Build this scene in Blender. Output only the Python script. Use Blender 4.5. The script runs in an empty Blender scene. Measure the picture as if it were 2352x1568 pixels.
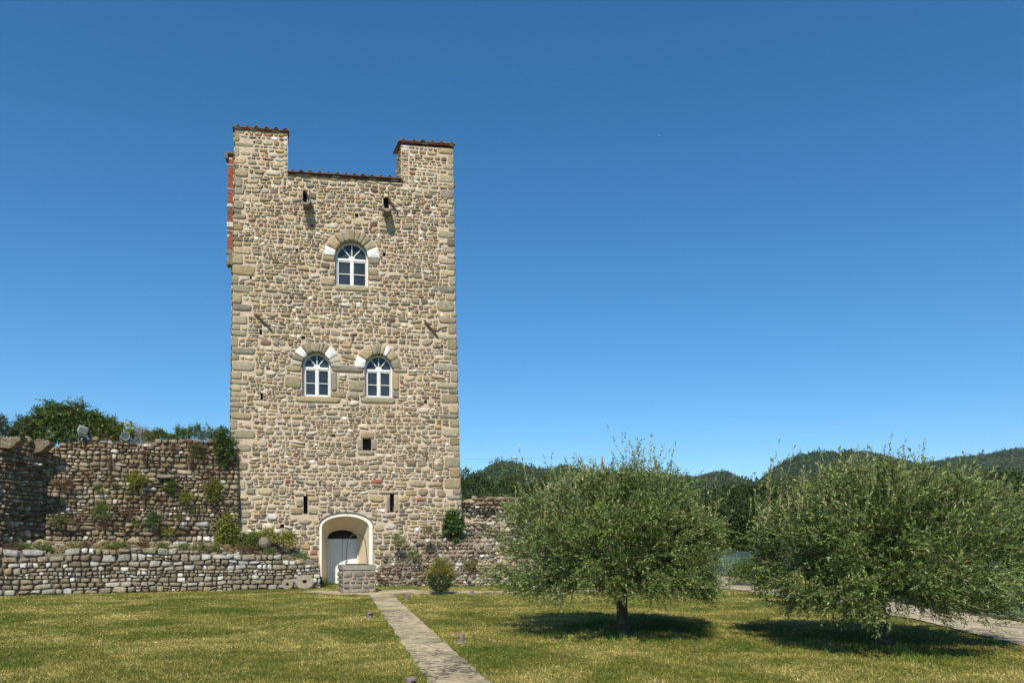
import bpy, math, random
import numpy as np
from mathutils import Vector, noise as mnoise
R = math.radians
rnd = random.Random(7)
rng = np.random.default_rng(11)
scn = bpy.context.scene
col = scn.collection

# ------------------------------------------------------------------ camera, sky, sun
FPX, CX, HZ, EYE = 1700.0, 1176.0, 1245.0, 1.7      # lens and horizon measured in a 2352 px wide copy of the photo
cam = bpy.data.cameras.new('camera'); camo = bpy.data.objects.new('camera', cam); col.objects.link(camo)
cam.sensor_width = 36; cam.lens = 36 * FPX / 2352; cam.shift_y = (HZ - 784) / 2352
cam.clip_start = 0.1; cam.clip_end = 9000
camo.location = (0, 0, EYE); camo.rotation_euler = (R(90), 0, 0)
scn.camera = camo
SUN_EL, SUN_AZ = 47.0, 5.5                            # the sun stands behind the camera, a little to the left
w = bpy.data.worlds.new('World'); scn.world = w; w.use_nodes = True
nt = w.node_tree; bg = nt.nodes['Background']
sky = nt.nodes.new('ShaderNodeTexSky'); sky.sky_type = 'NISHITA'; sky.sun_disc = False
sky.sun_elevation = R(SUN_EL); sky.sun_rotation = R(180 + SUN_AZ)
sky.altitude = 4000; sky.air_density = 1.5; sky.dust_density = 0.0; sky.ozone_density = 6.0
hs_ = nt.nodes.new('ShaderNodeHueSaturation'); hs_.inputs['Saturation'].default_value = 1.22; hs_.inputs['Hue'].default_value = 0.492
nt.links.new(sky.outputs[0], hs_.inputs['Color']); nt.links.new(hs_.outputs[0], bg.inputs[0]); bg.inputs[1].default_value = 0.13
sun = bpy.data.lights.new('sun', 'SUN'); suno = bpy.data.objects.new('sun', sun); col.objects.link(suno)
sun.energy = 5.0; sun.angle = R(0.5); sun.color = (1.0, 0.93, 0.78)
sdir = Vector((math.sin(R(SUN_AZ)) * math.cos(R(SUN_EL)), math.cos(R(SUN_AZ)) * math.cos(R(SUN_EL)), -math.sin(R(SUN_EL))))
suno.rotation_euler = sdir.to_track_quat('-Z', 'Y').to_euler(); suno.location = (-5, -30, 40)
scn.view_settings.view_transform = 'Standard'; scn.view_settings.look = 'None'
scn.view_settings.exposure = 0.1; scn.view_settings.gamma = 1.0

# ------------------------------------------------------------------ helpers
def gp(x, y):                                         # photo pixel on the level ground
    Y = FPX * EYE / (y - HZ); return np.array([(x - CX) / FPX * Y, Y, 0.0])
def atY(x, y, Y):
    return np.array([(x - CX) / FPX * Y, Y, EYE + (HZ - y) / FPX * Y])
def lin(r, g, b):
    f = lambda c: (c / 255 / 12.92) if c <= 10 else ((c / 255 + 0.055) / 1.055) ** 2.4
    return np.array([f(r), f(g), f(b)])
def nz(x, y=0.0, z=0.0): return mnoise.noise((x, y, z))

class MB:
    def __init__(s): s.V = []; s.C = []; s.L = []; s.T = []; s.n = 0
    def add(s, V, F, c=(1, 1, 1)):
        V = np.asarray(V, float); c = np.asarray(c, float)
        if c.ndim == 1: c = np.broadcast_to(c, (len(V), 3))
        s.V.append(V); s.C.append(c)
        if isinstance(F, np.ndarray):
            s.L.append((F + s.n).ravel()); s.T.append(np.full(len(F), F.shape[1]))
        else:
            for f in F: s.L.append(np.array(f) + s.n); s.T.append(np.array([len(f)]))
        s.n += len(V)
    def box(s, lo, hi, c=(1, 1, 1), M=None, top=1.0):
        x0, y0, z0 = lo; x1, y1, z1 = hi; cx, cy = (x0 + x1) / 2, (y0 + y1) / 2
        V = [(x0, y0, z0), (x1, y0, z0), (x1, y1, z0), (x0, y1, z0)]
        V += [(cx + (p[0] - cx) * top, cy + (p[1] - cy) * top, z1) for p in V]
        V = np.array(V)
        if M is not None: V = M(V)
        s.add(V, np.array([(3, 2, 1, 0), (4, 5, 6, 7), (0, 1, 5, 4), (1, 2, 6, 5), (2, 3, 7, 6), (3, 0, 4, 7)]), c)
    def tube(s, pts, rad, c=(1, 1, 1), seg=8, cap=True):
        pts = [Vector(p) for p in pts]; k = len(pts)
        rad = [rad] * k if np.isscalar(rad) else rad
        V = []; up = None
        for i, p in enumerate(pts):
            t = (pts[min(i + 1, k - 1)] - pts[max(i - 1, 0)]).normalized()
            if up is None:
                up = t.cross(Vector((0.31, 0.2, 0.93)) if abs(t.z) < 0.9 else Vector((1, 0.1, 0)))
            else: up = up - t * up.dot(t)
            up.normalize(); b = t.cross(up)
            for j in range(seg):
                a = 2 * math.pi * j / seg
                V.append(p + (up * math.cos(a) + b * math.sin(a)) * rad[i])
        F = [(i * seg + j, i * seg + (j + 1) % seg, (i + 1) * seg + (j + 1) % seg, (i + 1) * seg + j) for i in range(k - 1) for j in range(seg)]
        if cap: F += [tuple(range(seg))[::-1], tuple((k - 1) * seg + j for j in range(seg))]
        s.add([tuple(v) for v in V], F, c)
    def lathe(s, prof, c=(1, 1, 1), seg=20, M=None, a0=0, a1=2 * math.pi):
        full = abs(a1 - a0 - 2 * math.pi) < 1e-6; m = seg if full else seg + 1
        V = [(r * math.cos(a0 + (a1 - a0) * j / seg), r * math.sin(a0 + (a1 - a0) * j / seg), z) for r, z in prof for j in range(m)]
        F = [(i * m + j, i * m + (j + 1) % m, (i + 1) * m + (j + 1) % m, (i + 1) * m + j) for i in range(len(prof) - 1) for j in range(seg)]
        V = np.array(V)
        if M is not None: V = M(V)
        s.add(V, F, c)
    def build(s, name, mat, parent=None, o=(0, 0, 0), smooth=False):
        me = bpy.data.meshes.new(name)
        V = np.concatenate(s.V) - np.asarray(o, float); L = np.concatenate(s.L).astype(np.int32); T = np.concatenate(s.T).astype(np.int32)
        me.vertices.add(len(V)); me.vertices.foreach_set('co', V.ravel())
        me.loops.add(len(L)); me.loops.foreach_set('vertex_index', L)
        me.polygons.add(len(T)); me.polygons.foreach_set('loop_start', np.concatenate([[0], np.cumsum(T)[:-1]]).astype(np.int32))
        me.polygons.foreach_set('loop_total', T)
        at = me.attributes.new('Col', 'FLOAT_COLOR', 'POINT')
        at.data.foreach_set('color', np.concatenate([np.concatenate(s.C), np.ones((len(V), 1))], 1).ravel())
        me.update(calc_edges=True); me.validate()
        me.polygons.foreach_set('use_smooth', np.full(len(me.polygons), smooth))
        me.materials.append(mat)
        ob = bpy.data.objects.new(name, me); col.objects.link(ob)
        if parent is None: ob.location = o
        else: ob.parent = parent
        return ob

def tag(o, label, cat, group=None):
    o['label'] = label; o['category'] = cat
    if group: o['group'] = group
    return o
def thing(name, loc, label, cat, group=None):
    o = bpy.data.objects.new(name, None); col.objects.link(o); o.location = tuple(loc); o.empty_display_size = 0.3
    return tag(o, label, cat, group)
def kind(o, k): o['kind'] = k; return o

# ------------------------------------------------------------------ materials
def mat_new(name, rough=0.8, spec=0.3):
    m = bpy.data.materials.new(name); m.use_nodes = True
    p = m.node_tree.nodes['Principled BSDF']; p.inputs['Roughness'].default_value = rough
    p.inputs['Specular IOR Level'].default_value = spec
    return m, m.node_tree, p
def N(t, ty, **kw):
    n = t.nodes.new(ty)
    for k, v in kw.items():
        if k in n.inputs: n.inputs[k].default_value = v
        else: setattr(n, k, v)
    return n
def noise_tex(t, scale, detail=4, rough=0.6, vec=None, dist=0.0):
    n = N(t, 'ShaderNodeTexNoise'); n.inputs['Scale'].default_value = scale; n.inputs['Detail'].default_value = detail
    n.inputs['Roughness'].default_value = rough; n.inputs['Distortion'].default_value = dist
    if vec is not None: t.links.new(vec, n.inputs['Vector'])
    return n
def ramp(t, src, stops):
    r = t.nodes.new('ShaderNodeValToRGB'); t.links.new(src, r.inputs[0]); e = r.color_ramp.elements
    while len(e) < len(stops): e.new(0.5)
    for q, (p, c) in zip(e, stops): q.position = p; q.color = (*c, 1) if len(c) == 3 else c
    return r
def mix(t, fac, a, b, mode='MIX'):
    m = t.nodes.new('ShaderNodeMix'); m.data_type = 'RGBA'; m.blend_type = mode
    for s, v in ((0, fac), (6, a), (7, b)):
        if hasattr(v, 'is_linked') or hasattr(v, 'links'): t.links.new(v, m.inputs[s])
        elif s == 0: m.inputs[0].default_value = v
        else: m.inputs[s].default_value = (*v, 1)
    return m.outputs[2]
def pos(t): return t.nodes.new('ShaderNodeNewGeometry').outputs['Position']
def bump(t, p, h, strength, dist=0.02):
    b = t.nodes.new('ShaderNodeBump'); b.inputs['Strength'].default_value = strength; b.inputs['Distance'].default_value = dist
    t.links.new(h, b.inputs['Height']); t.links.new(b.outputs[0], p.inputs['Normal'])
def colattr(t):
    a = t.nodes.new('ShaderNodeAttribute'); a.attribute_name = 'Col'; return a.outputs['Color']

def stone_mat(name, lichen, lich_col, vary=0.35, bs=0.5, dark=(0.25, 0.22, 0.18)):
    m, t, p = mat_new(name, 0.92, 0.15); P = pos(t); c = colattr(t)
    n1 = noise_tex(t, 9, 6, 0.65, P); r1 = ramp(t, n1.outputs[0], [(0.25, (1 - vary,) * 3), (0.75, (1 + vary * 0.6,) * 3)])
    x = mix(t, 1.0, c, r1.outputs[0], 'MULTIPLY')
    n2 = noise_tex(t, 28, 5, 0.7, P); r2 = ramp(t, n2.outputs[0], [(lichen, (0, 0, 0)), (lichen + 0.07, (1, 1, 1))])
    n3 = noise_tex(t, 1.1, 3, 0.6, P); r3 = ramp(t, n3.outputs[0], [(0.42, (0, 0, 0)), (0.6, (1, 1, 1))])
    f = mix(t, 1.0, r2.outputs[0], r3.outputs[0], 'MULTIPLY')
    x = mix(t, f, x, lich_col)
    t.links.new(x, p.inputs['Base Color'])
    n4 = noise_tex(t, 22, 8, 0.75, P); bump(t, p, n4.outputs[0], bs, 0.05)
    return m
M_TOWER = stone_mat('tower_stone', 0.62, (0.62, 0.58, 0.48), 0.38, 0.55)
M_RUIN = stone_mat('ruin_stone', 0.55, (0.62, 0.58, 0.50), 0.5, 0.9)
M_MORTAR = stone_mat('mortar', 0.66, (0.5, 0.42, 0.33), 0.3, 0.9)

def simple(name, c, rough=0.7, var=0.15, scale=12, bs=0.15, metal=0.0, spec=0.3, usecol=False):
    m, t, p = mat_new(name, rough, spec); P = pos(t)
    n1 = noise_tex(t, scale, 5, 0.6, P); r1 = ramp(t, n1.outputs[0], [(0.25, (1 - var,) * 3), (0.75, (1 + var * 0.6,) * 3)])
    t.links.new(mix(t, 1.0, colattr(t) if usecol else c, r1.outputs[0], 'MULTIPLY'), p.inputs['Base Color'])
    p.inputs['Metallic'].default_value = metal
    if bs: bump(t, p, n1.outputs[0], bs, 0.02)
    return m
M_PLASTER = simple('cream_plaster', (0.80, 0.66, 0.47), 0.9, 0.14, 3.5, 0.12)
M_BAND = simple('pale_plaster', (0.86, 0.80, 0.68), 0.9, 0.10, 5, 0.1)
M_WHITE = simple('white_paint', (0.74, 0.74, 0.72), 0.55, 0.14, 6, 0.03)
M_DOOR = simple('door_paint', (0.76, 0.78, 0.80), 0.5, 0.06, 6, 0.03, usecol=True)
M_IRON = simple('rusty_iron', (0.085, 0.05, 0.038), 0.8, 0.5, 40, 0.3)
M_DARK = simple('shade_fill', (0.02, 0.018, 0.016), 0.95, 0.3, 10, 0.1)  # near-black fill: the shade inside openings is put into the colour
M_TILE = simple('terracotta', (0.17, 0.105, 0.075), 0.9, 0.6, 9, 0.4)
M_BRICK = simple('brick', (1, 1, 1), 0.9, 0.3, 30, 0.4, usecol=True)
M_GREYMETAL = simple('grey_metal', (0.36, 0.38, 0.40), 0.45, 0.12, 10, 0.05)
M_FENCE = simple('green_grey_paint', (0.24, 0.35, 0.28), 0.5, 0.2, 14, 0.05)
M_LIGHT = simple('brown_metal', (0.23, 0.165, 0.15), 0.6, 0.2, 30, 0.08)
M_CONC = simple('pale_concrete', (0.34, 0.29, 0.20), 0.9, 0.3, 25, 0.3)
M_ANY = simple('painted', (1, 1, 1), 0.6, 0.1, 10, 0.05, usecol=True)
M_BARK = simple('olive_bark', (0.115, 0.085, 0.06), 0.95, 0.6, 18, 1.0)
mg, tg, pg = mat_new('window_glass', 0.12, 0.4); M_GLASS = mg
gn_ = noise_tex(tg, 1.6, 3, .6, pos(tg)); tg.links.new(ramp(tg, gn_.outputs[0], [(.3, (.020, .027, .036)), (.7, (.045, .055, .066))]).outputs[0], pg.inputs['Base Color']); bump(tg, pg, gn_.outputs[0], .12, .05)
mg, tg, pg = mat_new('lamp_glass', 0.2, 0.5); pg.inputs['Base Color'].default_value = (0.09, 0.15, 0.15, 1); M_LENS = mg

def leaf_mat(name, under, rough=0.45, spec=0.4, trans=0.25):
    m, t, p = mat_new(name, rough, spec); c = colattr(t)
    g = t.nodes.new('ShaderNodeNewGeometry')
    x = mix(t, g.outputs['Backfacing'], c, mix(t, 1.0, c, under, 'MULTIPLY'))
    t.links.new(x, p.inputs['Base Color'])
    tr = t.nodes.new('ShaderNodeBsdfTranslucent'); t.links.new(mix(t, 1.0, c, (1.3, 1.5, 0.6), 'MULTIPLY'), tr.inputs[0])
    ms = t.nodes.new('ShaderNodeMixShader'); ms.inputs[0].default_value = trans
    t.links.new(p.outputs[0], ms.inputs[1]); t.links.new(tr.outputs[0], ms.inputs[2])
    t.links.new(ms.outputs[0], t.nodes['Material Output'].inputs[0])
    return m
M_OLIVE = leaf_mat('olive_leaf', (2.6, 2.2, 2.7), 0.42, 0.36, 0.06)
M_LEAF = leaf_mat('green_leaf', (1.25, 1.2, 1.3), 0.5, 0.35, 0.25)
M_WOOD = leaf_mat('woodland_leaf', (1.1, 1.1, 1.2), 0.75, 0.15, 0.12)

# ground and grass share one world-space pattern, so that blades and soil agree
def lawn_colour(t):
    P = pos(t)
    mp = N(t, 'ShaderNodeMapping'); mp.inputs['Scale'].default_value = (1, 1, 0); t.links.new(P, mp.inputs[0]); v = mp.outputs[0]
    a = noise_tex(t, 0.5, 8, 0.72, v, 0.6); b = noise_tex(t, 15, 4, 0.8, v)
    s = N(t, 'ShaderNodeMath', operation='MULTIPLY'); t.links.new(b.outputs[0], s.inputs[0]); s.inputs[1].default_value = 0.42
    ad = N(t, 'ShaderNodeMath', operation='ADD'); t.links.new(a.outputs[0], ad.inputs[0]); t.links.new(s.outputs[0], ad.inputs[1])
    return ramp(t, ad.outputs[0], [(0.56, (0.085, 0.122, 0.018)), (0.68, (0.175, 0.172, 0.034)), (0.77, (0.30, 0.26, 0.075)), (0.92, (0.52, 0.42, 0.155))]), v
M_GROUND, t, p = mat_new('lawn', 0.95, 0.1)
r, v = lawn_colour(t)
f = noise_tex(t, 55, 4, 0.8, v); fr = ramp(t, f.outputs[0], [(0.3, (0.45, 0.45, 0.45)), (0.7, (1.15, 1.15, 1.1))])
t.links.new(mix(t, 1.0, r.outputs[0], fr.outputs[0], 'MULTIPLY'), p.inputs['Base Color']); bump(t, p, f.outputs[0], 0.8, 0.05)
M_GRASS, t, p = mat_new('grass_blade', 0.7, 0.2)
r, v = lawn_colour(t)
t.links.new(mix(t, 1.0, r.outputs[0], colattr(t), 'MULTIPLY'), p.inputs['Base Color'])

# flagstones: pale lichen crust flaking off darker slate, joints across the walk
M_PATH, t, p = mat_new('flagstone', 0.9, 0.2)
P = pos(t); mp = N(t, 'ShaderNodeMapping'); mp.inputs['Scale'].default_value = (1, 1, 0); t.links.new(P, mp.inputs[0]); v = mp.outputs[0]
mp2 = N(t, 'ShaderNodeMapping'); mp2.inputs['Scale'].default_value = (.75, 1.35, 0); t.links.new(P, mp2.inputs[0])
a = noise_tex(t, 11, 10, 0.78, mp2.outputs[0], 1.0); big = noise_tex(t, 0.8, 3, 0.6, v)
s = N(t, 'ShaderNodeMath', operation='MULTIPLY_ADD'); t.links.new(big.outputs[0], s.inputs[0]); s.inputs[1].default_value = 0.45; t.links.new(a.outputs[0], s.inputs[2])
pr = ramp(t, s.outputs[0], [(0.58, (0.07, 0.06, 0.052)), (0.685, (0.17, 0.145, 0.12)), (0.70, (0.44, 0.37, 0.235)), (0.92, (0.72, 0.60, 0.39))])
br = N(t, 'ShaderNodeTexVoronoi'); br.feature = 'DISTANCE_TO_EDGE'; br.inputs['Scale'].default_value = 1.6
wv = noise_tex(t, 2.0, 3, 0.6, v); wm = mix(t, 0.12, v, wv.outputs['Color']); t.links.new(wm, br.inputs['Vector'])
jr = ramp(t, br.outputs['Distance'], [(0.006, (0.2, 0.2, 0.17)), (0.022, (1, 1, 1))])
vc = N(t, 'ShaderNodeTexVoronoi'); vc.inputs['Scale'].default_value = 1.6; t.links.new(wm, vc.inputs['Vector'])
sr = ramp(t, vc.outputs['Color'], [(0.12, (0.42, 0.38, 0.36)), (0.3, (0.95, 0.93, 0.9)), (0.85, (1.08, 1.05, 1.0))])
t.links.new(mix(t, 0.6, mix(t, 0.8, pr.outputs[0], sr.outputs[0], 'MULTIPLY'), jr.outputs[0], 'MULTIPLY'), p.inputs['Base Color'])
bump(t, p, a.outputs[0], 0.7, 0.04)
M_COBBLE, t, p = mat_new('cobbles', 0.9, 0.2)
P = pos(t); mp = N(t, 'ShaderNodeMapping'); mp.inputs['Scale'].default_value = (1, 1, 0); t.links.new(P, mp.inputs[0]); v = mp.outputs[0]
br = N(t, 'ShaderNodeTexVoronoi'); br.feature = 'DISTANCE_TO_EDGE'; br.inputs['Scale'].default_value = 2.4; t.links.new(v, br.inputs['Vector'])
vc = N(t, 'ShaderNodeTexVoronoi'); vc.inputs['Scale'].default_value = 2.4; t.links.new(v, vc.inputs['Vector'])
cr = ramp(t, vc.outputs['Color'], [(0.2, (0.27, 0.215, 0.15)), (0.8, (0.46, 0.385, 0.28))])
jr = ramp(t, br.outputs['Distance'], [(0.04, (0, 0, 0)), (0.09, (1, 1, 1))])
nn = noise_tex(t, 12, 6, 0.7, v); nr = ramp(t, nn.outputs[0], [(0.3, (0.7, 0.7, 0.7)), (0.7, (1.15, 1.15, 1.15))])
x = mix(t, jr.outputs[0], (0.56, 0.46, 0.32), cr.outputs[0])
t.links.new(mix(t, 1.0, x, nr.outputs[0], 'MULTIPLY'), p.inputs['Base Color']); bump(t, p, jr.outputs[0], 0.6, 0.03)

# ------------------------------------------------------------------ rubble masonry
SEG = 10
_ang = np.arange(SEG) * 2 * np.pi / SEG
_FQ = np.array([(i * SEG + j, i * SEG + (j + 1) % SEG, (i + 1) * SEG + (j + 1) % SEG, (i + 1) * SEG + j) for i in range(2) for j in range(SEG)])
_FT = np.array([(2 * SEG + j, 2 * SEG + (j + 1) % SEG, 3 * SEG) for j in range(SEG)])
def stone(mb, quad, p, fn, c, square=3.0, flat=0.5, jit=0.10, sink=0.05):
    """one stone in the cell quad (u,z corners, counter-clockwise from lower left), proud of the wall by p"""
    ca, sa = np.cos(_ang + 0.16), np.sin(_ang + 0.16); e = 2.0 / square
    rr = 1 - jit * rng.random(SEG)
    a = np.sign(ca) * np.abs(ca) ** e * rr; b = np.sign(sa) * np.abs(sa) ** e * rr
    s1 = 0.93 + 0.05 * flat; s2 = 0.55 + 0.3 * flat
    A = np.concatenate([a * 1.05, a * s1, a * s2, [0.0]]); B = np.concatenate([b * 1.05, b * s1, b * s2, [0.0]])
    tu, tz = rng.normal(0, 0.35, 2) * p * (1.2 - flat)
    D = np.concatenate([np.full(SEG, -sink), np.full(SEG, p * (0.45 + 0.3 * flat)) * (0.8 + 0.4 * rng.random(SEG)), p * (0.85 + 0.3 * rng.random(SEG)), [p]])
    D = D + np.where(np.arange(len(D)) >= SEG, A * tu + B * tz, 0)
    q = np.asarray(quad, float); x, y = (A + 1) / 2, (B + 1) / 2
    UV = ((1 - x) * (1 - y))[:, None] * q[0] + (x * (1 - y))[:, None] * q[1] + (x * y)[:, None] * q[2] + ((1 - x) * y)[:, None] * q[3]
    V = fn(UV[:, 0], UV[:, 1], D); n0 = mb.n
    mb.add(V, _FQ, c); mb.L.append((_FT + n0).ravel()); mb.T.append(np.full(SEG, 3))

def pick(pal):
    x = rnd.random() * sum(q[0] for q in pal)
    for wgt, c, v in pal:
        x -= wgt
        if x <= 0: break
    k = 1 + rnd.uniform(-v, v); return np.clip(np.array(c) * k * np.array([1 + rnd.uniform(-.05, .05), 1, 1 + rnd.uniform(-.08, .08)]), 0, 0.9)
PAL_T = [(38, (0.41, 0.33, 0.205), .3), (22, (0.37, 0.315, 0.225), .28), (13, (0.29, 0.25, 0.185), .22), (7, (0.205, 0.17, 0.125), .2), (9, (0.43, 0.31, 0.17), .22), (3, (0.32, 0.20, 0.125), .2), (12, (0.62, 0.55, 0.43), .15), (3, (0.80, 0.75, 0.66), .1), (.4, (0.36, 0.16, 0.09), .2)]
PAL_Q = [(40, (0.38, 0.32, 0.21), .2), (30, (0.34, 0.295, 0.215), .2), (18, (0.39, 0.30, 0.175), .2), (10, (0.25, 0.22, 0.18), .2)]
PAL_R = [(40, (0.225, 0.16, 0.095), .35), (26, (0.30, 0.23, 0.14), .3), (13, (0.37, 0.29, 0.18), .25), (9, (0.53, 0.48, 0.39), .2), (4, (0.76, 0.72, 0.65), .1), (1.2, (0.26, 0.12, 0.08), .2)]
PAL_B = [(30, (0.24, 0.19, 0.125), .3), (26, (0.31, 0.255, 0.17), .25), (18, (0.40, 0.36, 0.29), .2), (21, (0.70, 0.67, 0.60), .15), (8, (0.36, 0.28, 0.17), .2)]
PAL_M = [(30, (0.22, 0.165, 0.11), .4), (26, (0.36, 0.285, 0.19), .3), (20, (0.50, 0.425, 0.31), .25), (12, (0.64, 0.60, 0.54), .15)]

def subtract(iv, lo, hi):
    out = []
    for a, b in iv:
        if hi <= a or lo >= b: out.append((a, b)); continue
        if lo > a: out.append((a, lo))
        if hi < b: out.append((hi, b))
    return out
def rect(u0, u1, z0, z1): return lambda za, zb: (u0, u1) if zb > z0 and za < z1 else None
def arch(uc, hw, zb0, zs, rise):
    def f(za, zb):
        if zb <= zb0 or za >= zs + rise: return None
        h = hw if za < zs else hw * math.sqrt(max(0, 1 - ((za - zs) / rise) ** 2))
        return (uc - h, uc + h)
    return f

def rubble(mb, z0, z1, hfun, span, opens, fn, pal, prot=(0.02, 0.05), gap=0.022, ratio=(0.7, 2.7), wav=0.05, split=0.22, seed=0, square=(2.3, 4.5), keep=None, flat=0.35, jit=0.14, tilt=0.0, colfn=None):
    z = z0; k = 0
    while z < z1 - 0.04:
        h = min(hfun(z) * rnd.uniform(0.55, 1.5), z1 - z)
        if z1 - z - h < 0.06: h = z1 - z
        za, zb = z, z + h
        oa = lambda u: za + wav * nz(u * 0.9, k * 7.7 + seed) + wav * .4 * nz(u * 3.1, k * 3.3 + seed)
        kb = k + 1
        ob = lambda u: zb + wav * nz(u * 0.9, kb * 7.7 + seed) + wav * .4 * nz(u * 3.1, kb * 3.3 + seed)
        iv = [span(za, zb)]
        for o in opens:
            q = o(za + 0.02, zb - 0.02)
            if q: iv = subtract(iv, *q)
        for lo, hi in iv:
            u = lo
            while hi - u > 0.06:
                wd = h * rnd.uniform(*ratio)
                if rnd.random() < 0.05: wd = h * rnd.uniform(2.4, 3.4)
                if hi - u - wd < 0.10: wd = hi - u
                a, b = u, u + wd; u = b
                cells = [(0, 1)]
                if h > 0.17 and rnd.random() < split * (h / 0.2):
                    f = rnd.uniform(0.35, 0.65); cells = [(0, f), (f, 1)]
                for c0, c1 in cells:
                    subs = [(a, b)]
                    if len(cells) > 1 and rnd.random() < 0.5 and b - a > 0.16:
                        m = a + (b - a) * rnd.uniform(.35, .65); subs = [(a, m), (m, b)]
                    for s0, s1 in subs:
                        zc = (za + zb) / 2
                        if keep and not keep((s0 + s1) / 2, za + h * (c0 + c1) / 2): continue
                        g = gap / 2 * rnd.uniform(0.5, 1.7); j = lambda: rnd.uniform(-1, 1) * min(s1 - s0, h * (c1 - c0)) * jit * 0.6
                        zz = lambda uu, cc: oa(uu) * (1 - cc) + ob(uu) * cc
                        q = [(s0 + g, zz(s0, c0) + g), (s1 - g, zz(s1, c0) + g), (s1 - g, zz(s1, c1) - g), (s0 + g, zz(s0, c1) - g)]
                        q = [(x + j(), y + j()) for x, y in q]
                        if q[2][1] - q[1][1] < 0.025 or q[3][1] - q[0][1] < 0.025: continue
                        if tilt:
                            th = rnd.gauss(0, tilt); mx = (q[0][0] + q[2][0]) / 2; my = (q[0][1] + q[2][1]) / 2
                            q = [(mx + (x - mx) * math.cos(th) - (y - my) * math.sin(th), my + (x - mx) * math.sin(th) + (y - my) * math.cos(th)) for x, y in q]
                        c = colfn((s0 + s1) / 2, zc) if colfn else pick(pal)
                        if c.min() > .45 and (s1 - s0) * h > .05: c = c * .66
                        if len(cells) > 1 and rnd.random() < 0.02: c = np.array((0.34, 0.13, 0.075))
                        stone(mb, q, rnd.uniform(*prot) * min(1.2, 0.6 + h * 2), fn, c, rnd.uniform(*square), flat * rnd.uniform(0.4, 1.5), jit)
        z = zb; k = kb

def sheet(mb, z0, z1, dz, span, opens, fn, c, d=0.0, du=None, wob=0.0):
    """mortar bed behind the stones, cut at the openings"""
    n = max(1, round((z1 - z0) / dz)); st = (z1 - z0) / n
    for i in range(n):
        za, zb = z0 + i * st, z0 + (i + 1) * st; zm = (za + zb) / 2
        iv = [span(zm, zm)]
        for o in opens:
            q = o(zm, zm)
            if q: iv = subtract(iv, *q)
        for lo, hi in iv:
            if hi - lo < 1e-3: continue
            m = max(1, int((hi - lo) / (du or 1e9)) + 1); us = np.linspace(lo, hi, m + 1)
            U = np.concatenate([us, us]); Z = np.concatenate([np.full(m + 1, za), np.full(m + 1, zb)])
            D = np.full(len(U), d)
            F = np.array([(j, j + 1, m + 2 + j, m + 1 + j) for j in range(m)])
            mb.add(fn(U, Z, D), F, c)

# ------------------------------------------------------------------ tower
YAW = R(10)
TD = np.array([math.cos(YAW), math.sin(YAW), 0]); TN = np.array([math.sin(YAW), -math.cos(YAW), 0])
TP = np.array([(790 - CX) / FPX * 28.9, 28.9, 0.0])
def fac(x, y, off=0.0):
    r_ = np.array([(x - CX) / FPX, 1, (HZ - y) / FPX]); C = np.array([0, 0, EYE])
    tt = ((TP + TN * off - C) @ TN) / (r_ @ TN); q = C + r_ * tt
    return float((q - TP) @ TD), float(q[2])
def tw(u, z, d):
    u, z, d = np.broadcast_arrays(np.asarray(u, float), np.asarray(z, float), np.asarray(d, float))
    return TP + u[:, None] * TD + d[:, None] * TN + z[:, None] * np.array([0, 0, 1.0])
def tl(V): return tw(V[:, 0], V[:, 2], -V[:, 1])      # local box coords: x along the face, y into the wall, z up
SKEW = 0.15                                           # the plan is not quite square: its depth leans to the left
def tls(V): return tw(V[:, 0] - SKEW * V[:, 1], V[:, 2], -V[:, 1])
eL = sorted([fac(x, y)[::-1] for x, y in ((540, 295), (535, 600), (532, 800), (529, 1000), (528, 1150), (527, 1345))])
eR = sorted([fac(x, y)[::-1] for x, y in ((1041, 331), (1043, 470), (1047, 700), (1052, 900), (1056, 1050), (1060, 1160), (1062, 1345))])
uL = lambda z: float(np.interp(z, [q[0] for q in eL], [q[1] for q in eL]))
uR = lambda z: float(np.interp(z, [q[0] for q in eR], [q[1] for q in eR]))
ORG = TP.copy()
tower = thing('stone_tower', ORG, 'tall square medieval stone tower with two corner merlons, arched white windows and plastered doorway', 'tower')
Z_E0 = fac(665, 399)[1]; ZPL = fac(665, 399); ZPR = fac(922, 415)
MLu1 = fac(661, 340)[0]; MRu0 = fac(921, 380)[0]
ZML = fac(600, 300)[1]; ZMR = fac(980, 336)[1]
ZPAR = min(ZPL[1], ZPR[1])

def win_spec(x0, x1, ytop, yspr, ybot, ro):           # arched opening in photo pixels -> wall coordinates
    u0, zs = fac(x0, yspr); u1, _ = fac(x1, yspr); _, zt = fac((x0 + x1) / 2, ytop); _, zb = fac((x0 + x1) / 2, ybot)
    return dict(uc=(u0 + u1) / 2, hw=(u1 - u0) / 2, zs=zs, rise=zt - zs, zb=zb, ring=ro)
W1 = win_spec(770, 845, 553.7, 589, 657, 0.46)
W2 = win_spec(694.5, 759, 808.5, 840, 910.5, 0.42)
W3 = win_spec(837.8, 901, 813.5, 845.5, 913, 0.40)
WINS = [W1, W2, W3]
nu0, nzs = fac(734.3, 1207); nu1, _ = fac(855.9, 1207); nzt = fac(795, 1177.3)[1]
NI0 = fac(739.4, 1210.6); NI1 = fac(848.2, 1210.6); NIT = fac(793.5, 1185)[1]
NUC, NHW = (nu0 + nu1) / 2, (nu1 - nu0) / 2
def prect(x0, x1, y0, y1):
    a = fac(x0, y1); b = fac(x1, y0); return (a[0], b[0], a[1], b[1])
SQ = prect(832.5, 852.5, 1007, 1033)
SL1 = prect(696.8, 706.4, 1138, 1178.5); SL2 = prect(895.5, 904.8, 1134, 1175)
zz2 = lambda a, b, c_, d_: prect(488 + a * .2563, 488 + b * .2563, 258.4 + c_ * .2563, 258.4 + d_ * .2563)
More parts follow.
